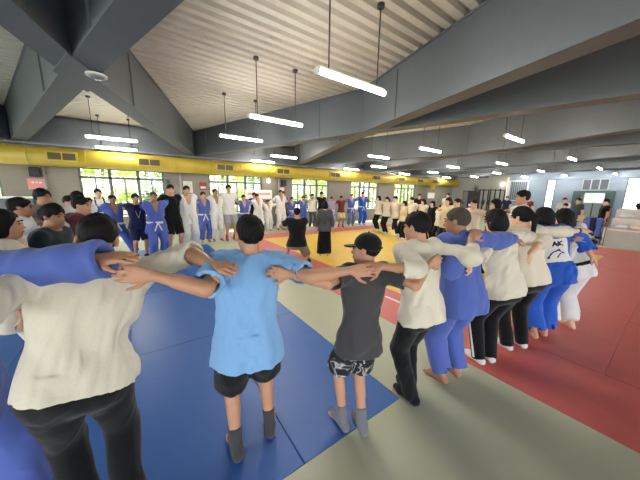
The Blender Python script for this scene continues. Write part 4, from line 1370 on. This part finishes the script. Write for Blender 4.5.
MB().box(-hw - .03, -.1, 0, hw + .03, .1, .06).build('base', M_black, t)
MB().tube([(0, -.03, .05), (0, -.03, q[2])], .012, 8).build('pole', M_steel, t)
for px, lab in ((482, 'black gym rack with pull up bars against the end wall, left one'), (498, 'black gym rack with pull up bars against the end wall, right one')):
    q = on_x(px, 190, 20.8)
    t = empty('gym_rack', (20.8, q[1], 0), 0, lab, 'gym rack', 'gym racks')
    for sx in (-.4, .4):
        for sy in (-.3, .3):
            MB().box(sx - .035, sy - .035, 0, sx + .035, sy + .035, 2.1).build('upright', M_black, t)
    b = MB()
    for sx in (-.4, .4): b.box(sx - .025, -.264, 2.0, sx + .025, .264, 2.06)
    for sy in (-.3, .3): b.box(-.364, sy - .025, 2.0, .364, sy + .025, 2.06)
    b.build('top_frame', M_black, t)
    MB().tube([(-.45, -.38, 1.15), (-.45, .38, 1.15)], .018, 10).build('barbell', M_steel, t)
    for sy in (-.36, .36):
        MB().tube([(-.45, sy - .03, 1.15), (-.45, sy + .03, 1.15)], .2, 20).build('weight_plate', M_black, t)
t = end_thing(503, 184.5, 'round lit wall lamp on the end wall beside the white corner post', 'wall lamp', 'wall_lamp')
MB().tube([(-.03, 0, 0), (0, 0, 0)], .11, 18).build('mount', M_white, t); MB().ball((-.06, 0, 0), .1).build('globe', M_lampw, t)
t = end_thing(476, 188, 'grey wall fan high on the end wall', 'fan', 'wall_fan', X_END - .16)
MB().tube([(-.02, .22 * math.cos(a), .22 * math.sin(a)) for a in np.linspace(0, 6.2832, 25)], .012, 6).build('guard_ring', M_steel, t)
b = MB()
for k in range(5):
    a = k * 1.2566; b.bar((0, .03 * math.cos(a), .03 * math.sin(a)), (0, .2 * math.cos(a), .2 * math.sin(a)), .09, .008, (1, .3 * math.cos(a + 1.57), .3 * math.sin(a + 1.57)))
b.build('blades', M_steel, t)
MB().ball((0, 0, 0), .05).build('hub', M_black, t)
MB().tube([(.02, 0, 0), (.15, 0, -.05)], .02, 8).build('bracket', M_steel, t)
# louvred window, grid window, green doorway with a bright screen
w = structure(empty('window_9', (X_END - .02, 6.85, 1.3)))
b = MB()
for yy_ in (-.55, .5): b.box(-.05, yy_, 0, 0, yy_ + .05, 1.4)
b.box(-.05, -.55, 0, 0, .55, .06); b.box(-.05, -.55, 1.34, 0, .55, 1.4)
structure(b.build('window_frame', M_white, w))
b = MB()
for k in range(9):
    b.box(-.04, -.5 + k * .115, .06, -.01, -.44 + k * .115, 1.34)
structure(b.build('window_slats', mat('grey_slat', (132, 146, 156), .5), w))
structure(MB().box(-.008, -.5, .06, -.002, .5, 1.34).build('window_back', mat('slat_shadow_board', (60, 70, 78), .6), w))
w = structure(empty('window_10', (X_END - .02, 3.17, 2.04)))
b = MB()
for k in range(4): b.box(-.05, -.55 + k * .35, 0, 0, -.5 + k * .35, .66)
b.box(-.05, -.55, 0, 0, .55, .05); b.box(-.05, -.55, .61, 0, .55, .66)
structure(b.build('window_frame', mat('pale_grid', (170, 178, 186), .5), w))
structure(MB().box(-.03, -.52, .04, -.005, .52, .62).build('window_pane', mat('dark_pane', (66, 74, 84), .2), w))
d = structure(empty('door_2', (X_END - .02, 3.17, 0)))
M_green = mat('dark_green_paint', (58, 82, 76), .5)
b = MB()
b.box(-.12, .5, 0, 0, .85, 2.0); b.box(-.12, -.85, 0, 0, -.5, 2.0); b.box(-.12, -.5, 1.86, 0, .5, 2.0)
structure(b.build('door_frame', M_green, d))
b = MB()
for k in range(12): b.box(-.04, -.5, .02 + k * .155, -.01, .5, .165 + k * .155)
structure(b.build('door_leaf', mat('grey_shutter', (128, 138, 142), .5), d))
t = empty('projection_screen', (21.2, 3.05, 0), 0, 'bright pale screen standing in the green doorway', 'screen')
MB().box(-.02, -.36, 1.36, .02, .36, 1.85).build('screen', mat('lit_screen', (190, 214, 222), .4, emit=.25, vary=0), t)
b = MB(); b.box(-.03, -.4, 1.32, .03, .4, 1.359); b.box(-.03, -.4, 1.851, .03, .4, 1.89); b.box(-.03, -.4, 1.36, .03, -.361, 1.85); b.box(-.03, .361, 1.36, .03, .4, 1.85)
b.build('frame', M_white, t)
MB().tube([(0, 0, .02), (0, 0, 1.32)], .025, 10).build('pole', M_black, t); MB().box(-.25, -.25, 0, .25, .25, .02).build('base', M_black, t)

# ------------------------------------------------------------------ tiered mats with bags, barrier, table on the right
M_tier = mat('cream_pink_vinyl', (206, 194, 188), .5, bump=.04, scale=6, vary=.05)
M_tfront = mat('grey_canvas', (164, 160, 152), .6, bump=.05, scale=6)
FX, FY = 13.05, 1.40
t = empty('tiered_mat_stack', (FX, FY, 0), 0, 'cream stepped stack of mats at the right edge, covered in bags and clothes', 'mat stack')
for k, (x0, x1, z) in enumerate(((0, .55, .62), (.551, 1.1, .95), (1.101, 1.7, 1.25))):
    o = MB().bevel_box(x0, -4.2, 0, x1, 0, z, .03).build('tier', M_tier, t)
    for q in range(3):
        MB().box(x0 + .0, -4.2, z - .02 - q * .1, x0 + .002, 0, z - .012 - q * .1).build('seam', M_tfront, o) if False else None
MB().box(-.012, -4.2, 0, -.001, 0, .55).build('front_panel', M_tfront, t)
MB().tube([(-.03, .03, 0), (-.03, .03, 1.28)], .014, 10).build('end_post', mat('faded_red_paint', (150, 80, 84), .5), t)
rb = np.random.default_rng(3)
bags = [(.28, -.25, .62, 'white', 'white cloth bundle on the lowest tier, left end'), (.28, -.62, .62, 'cream', 'cream cloth bundle on the lowest tier, second from left'),
        (.28, -1.0, .62, 'white', 'white towel heap on the lowest tier, third from left'), (.28, -1.4, .62, 'black', 'black bag on the lowest tier, right end'),
        (.82, -.3, .95, 'white', 'white cloth bundle on the middle tier, left end'), (.82, -.85, .95, 'black', 'black bag on the middle tier, centre'),
        (.82, -1.3, .95, 'cream', 'cream cloth bundle on the middle tier, right end'), (1.4, -.75, 1.25, 'black', 'large black sports bag on the topmost tier'),
        (1.4, -1.45, 1.25, 'char', 'dark grey bag on the topmost tier, right of the large black bag')]
for dx, dy, z, c, lab in bags:
    big = 'large' in lab
    sx, sy, sz = (.2, .36, .17) if big else (.13, rb.uniform(.14, .2), rb.uniform(.06, .10))
    bag = empty('sports_bag' if c in ('black', 'char') else 'cloth_bundle', (FX + dx, FY + dy, z), 0, lab, 'bag' if c in ('black', 'char') else 'clothes', 'bags and clothes on the tiered mats')
    G = Field((-sx - .1, -sy - .1, -.04), (sx + .1, sy + .1, sz * 2 + .1), .02)
    G.ell((0, 0, sz * .8), np.eye(3), (sx, sy, sz), .02)
    G.cone((0, -sy * .6, sz * .5), (0, sy * .6, sz * .5), sz * .6, sz * .6, .05)
    G.folds(.012, 22, rb); G.plane((0, 0, .001), (0, 0, -1))
    G.mesh('bag_body' if c in ('black', 'char') else 'folded_cloth', CL[c], bag)
    if c in ('black', 'char'):
        MB().tube([(0, math.cos(a) * sy * .45, sz * 1.55 + math.sin(a) * sz * .5) for a in np.linspace(.0, math.pi, 11)], .012, 6).build('handle', CL['black'], bag)

p = on_floor(596, 243)
t = empty('barrier_rail', (13.2, 1.78, 0), RAD(0), 'steel barrier rail left of the tiered mats with blue jackets over it', 'barrier')
for s in (-1, 1):
    MB().tube([(0, s * .25, .02), (0, s * .25, .86)], .02, 10).build('post', M_steel, t)
    MB().box(-.2, s * .25 - .025, 0, .2, s * .25 + .025, .025).build('foot', M_steel, t)
MB().tube([(0, -.25, .86), (0, .25, .86)], .02, 10).build('top_rail', M_steel, t)
MB().tube([(0, -.25, .3), (0, .25, .3)], .014, 10).build('low_rail', M_steel, t)
for k, (dy, c, lab) in enumerate(((-.14, 'blue', 'blue judo jacket hanging on the barrier rail, nearest the tiered mats'), (0, 'navy', 'navy jacket hanging on the barrier rail between two blue ones'), (.14, 'blue', 'blue judo jacket hanging on the barrier rail, nearest the table'))):
    G = Field((-.2, -.2, .2), (.2, .2, 1.15), .015)
    for s in (-1, 1):
        for q in (-.035, 0, .035):
            G.cone((s * .035, q, .86), (s * .06, q * 1.1, .30), .02, .026, .02)
    G.cone((-.02, -.04, .89), (-.02, .04, .89), .028, .028, .03); G.cone((.02, -.04, .89), (.02, .04, .89), .028, .028, .03)
    G.folds(.01, 30, rb, (1, 1, .3))
    o = G.mesh('hanging_jacket', CL[c]); o.location = (13.2, 1.78 + dy, .006)
    tag(o, lab, 'jacket', 'jackets on the barrier rail')
bag = empty('sports_bag', (12.95, 1.72, 0), 0, 'black bag on the floor under the barrier rail', 'bag')
G = Field((-.2, -.25, -.03), (.2, .25, .3), .02); G.ell((0, 0, .09), np.eye(3), (.12, .18, .1), .02); G.folds(.01, 25, rb); G.plane((0, 0, .001), (0, 0, -1))
G.mesh('bag_body', CL['black'], bag); MB().tube([(0, math.cos(a) * .09, .17 + math.sin(a) * .05) for a in np.linspace(0, math.pi, 9)], .01, 6).build('handle', CL['black'], bag)

t = empty('folding_table', (14.25, 2.75, 0), 0, 'long pale table with folded mats below, left of the barrier rail', 'table')
MB().bevel_box(-.35, -.75, .72, .35, .75, .76, .006).build('table_top', mat('pale_wood', (206, 182, 150), .5, scale=8, vary=.1), t)
for sx in (-.3, .3):
    for sy in (-.68, .68):
        MB().tube([(sx, sy, 0), (sx, sy, .72)], .02, 8).build('leg', M_steel, t)
for k, (z, c, lab) in enumerate(((0, M_tfront, 'grey folded mat at the bottom under the pale table'), (.181, mat('pink_vinyl', (206, 92, 116), .5, vary=.05), 'pink folded mat in the middle under the pale table'), (.362, MATS['pink_vinyl'], 'pink folded mat on top of the pile under the pale table'))):
    o = MB().bevel_box(-.27, -.6, 0, .27, .6, .18, .02).build('folded_mat', c, None, (14.25, 2.75, z))
    tag(o, lab, 'mat', 'folded mats under the table')
for dx, dy, s3, c, lab in ((-.1, -.5, (.12, .1, .1), 'tan', 'tan cardboard box at the right end of the pale table'), (.0, -.15, (.1, .14, .07), 'char', 'dark box in the middle of the pale table'), (-.05, .45, (.12, .16, .12), 'khaki', 'brown box at the left end of the pale table')):
    o = empty('small_box', (14.25 + dx, 2.75 + dy, .761), 0, lab, 'box', 'boxes on the table')
    MB().box(-s3[0], -s3[1], 0, s3[0], s3[1], s3[2] * 1.6).build('carton', CL[c], o)
    MB().box(-s3[0] - .004, -s3[1] - .004, s3[2] * 1.6 + .0005, s3[0] + .004, s3[1] + .004, s3[2] * 1.6 + .015).build('lid', CL[c], o)

p = on_floor(394, 300)
o = MB().box(-.17, -.025, .0005, .17, .025, .002).build('tape_strip', M_paper, None, (p[0], p[1], 0))
tag(o, 'short white tape strip on the red mat right of the charcoal shirt', 'tape'); o.rotation_euler = (0, 0, RAD(90))

# ------------------------------------------------------------------ trees in the garden beyond the windows
M_leaf = mat('sunlit_leaf', (176, 190, 72), .6, scale=2, vary=.35)
M_leaf2 = mat('deep_green_leaf', (120, 150, 66), .6, scale=2, vary=.35)
M_bark = mat('bark', (96, 84, 70), .9, bump=.4, scale=12)
rt = np.random.default_rng(11)
WINWORD = ['the sliver of window at the left edge', 'the first full window', 'the second full window', 'the third full window', 'the fourth full window', 'the fifth full window']
for i, (wx, dy, off) in enumerate(((-4.2, 3.2, 0), (-.95, 3.4, 0), (.25, 6.6, 1), (3.0, 3.4, 2), (4.3, 6.8, 2), (7.2, 3.6, 3), (8.2, 7.0, 3), (11.4, 3.8, 4), (15.3, 4.0, 5))):
    Y = Y_WIN + dy; X = wx * Y / Y_WIN
    words = {0: 'tree seen through ' + WINWORD[0], 1: 'yellow green tree seen through the left half of the first full window', 2: 'deep green tree further off, through the right half of the first full window',
             3: 'yellow green tree seen through the left half of the second full window', 4: 'deep green tree further off, through the right half of the second full window',
             5: 'yellow green tree seen through the left half of the third full window', 6: 'deep green tree further off, through the right half of the third full window',
             7: 'tree seen through the fourth full window', 8: 'tree seen through the fifth full window'}[i]
    t = empty('garden_tree', (X, Y, -.21), 0, words, 'tree', 'trees in the garden')
    MB().tube([(0, 0, 0), (.05, 0, 1.0), (-.05, .1, 2.2), (.05, 0, 3.2)], [.13, .1, .08, .04], 10).build('trunk', M_bark, t)
    n = 1500
    c = rt.normal(size=(n, 3)); c /= np.linalg.norm(c, axis=1)[:, None]
    c = c * (rt.uniform(.35, 1, (n, 1)) ** .6) * np.array([1.45, 1.1, 1.7]) + np.array([0, 0, 2.25])
    c[:, 2] = np.maximum(c[:, 2], .5)
    vs = []; fs = []
    for k in range(n):
        a = nrm(rt.normal(size=3)); b_ = nrm(np.cross(a, rt.normal(size=3))); L = rt.uniform(.09, .16)
        vs += [c[k] - a * L, c[k] + b_ * L * .45, c[k] + a * L, c[k] - b_ * L * .45]; fs.append((4 * k, 4 * k + 1, 4 * k + 2, 4 * k + 3))
    MB().add(vs, fs).build('foliage', M_leaf2 if 'deep' in words else M_leaf, t)
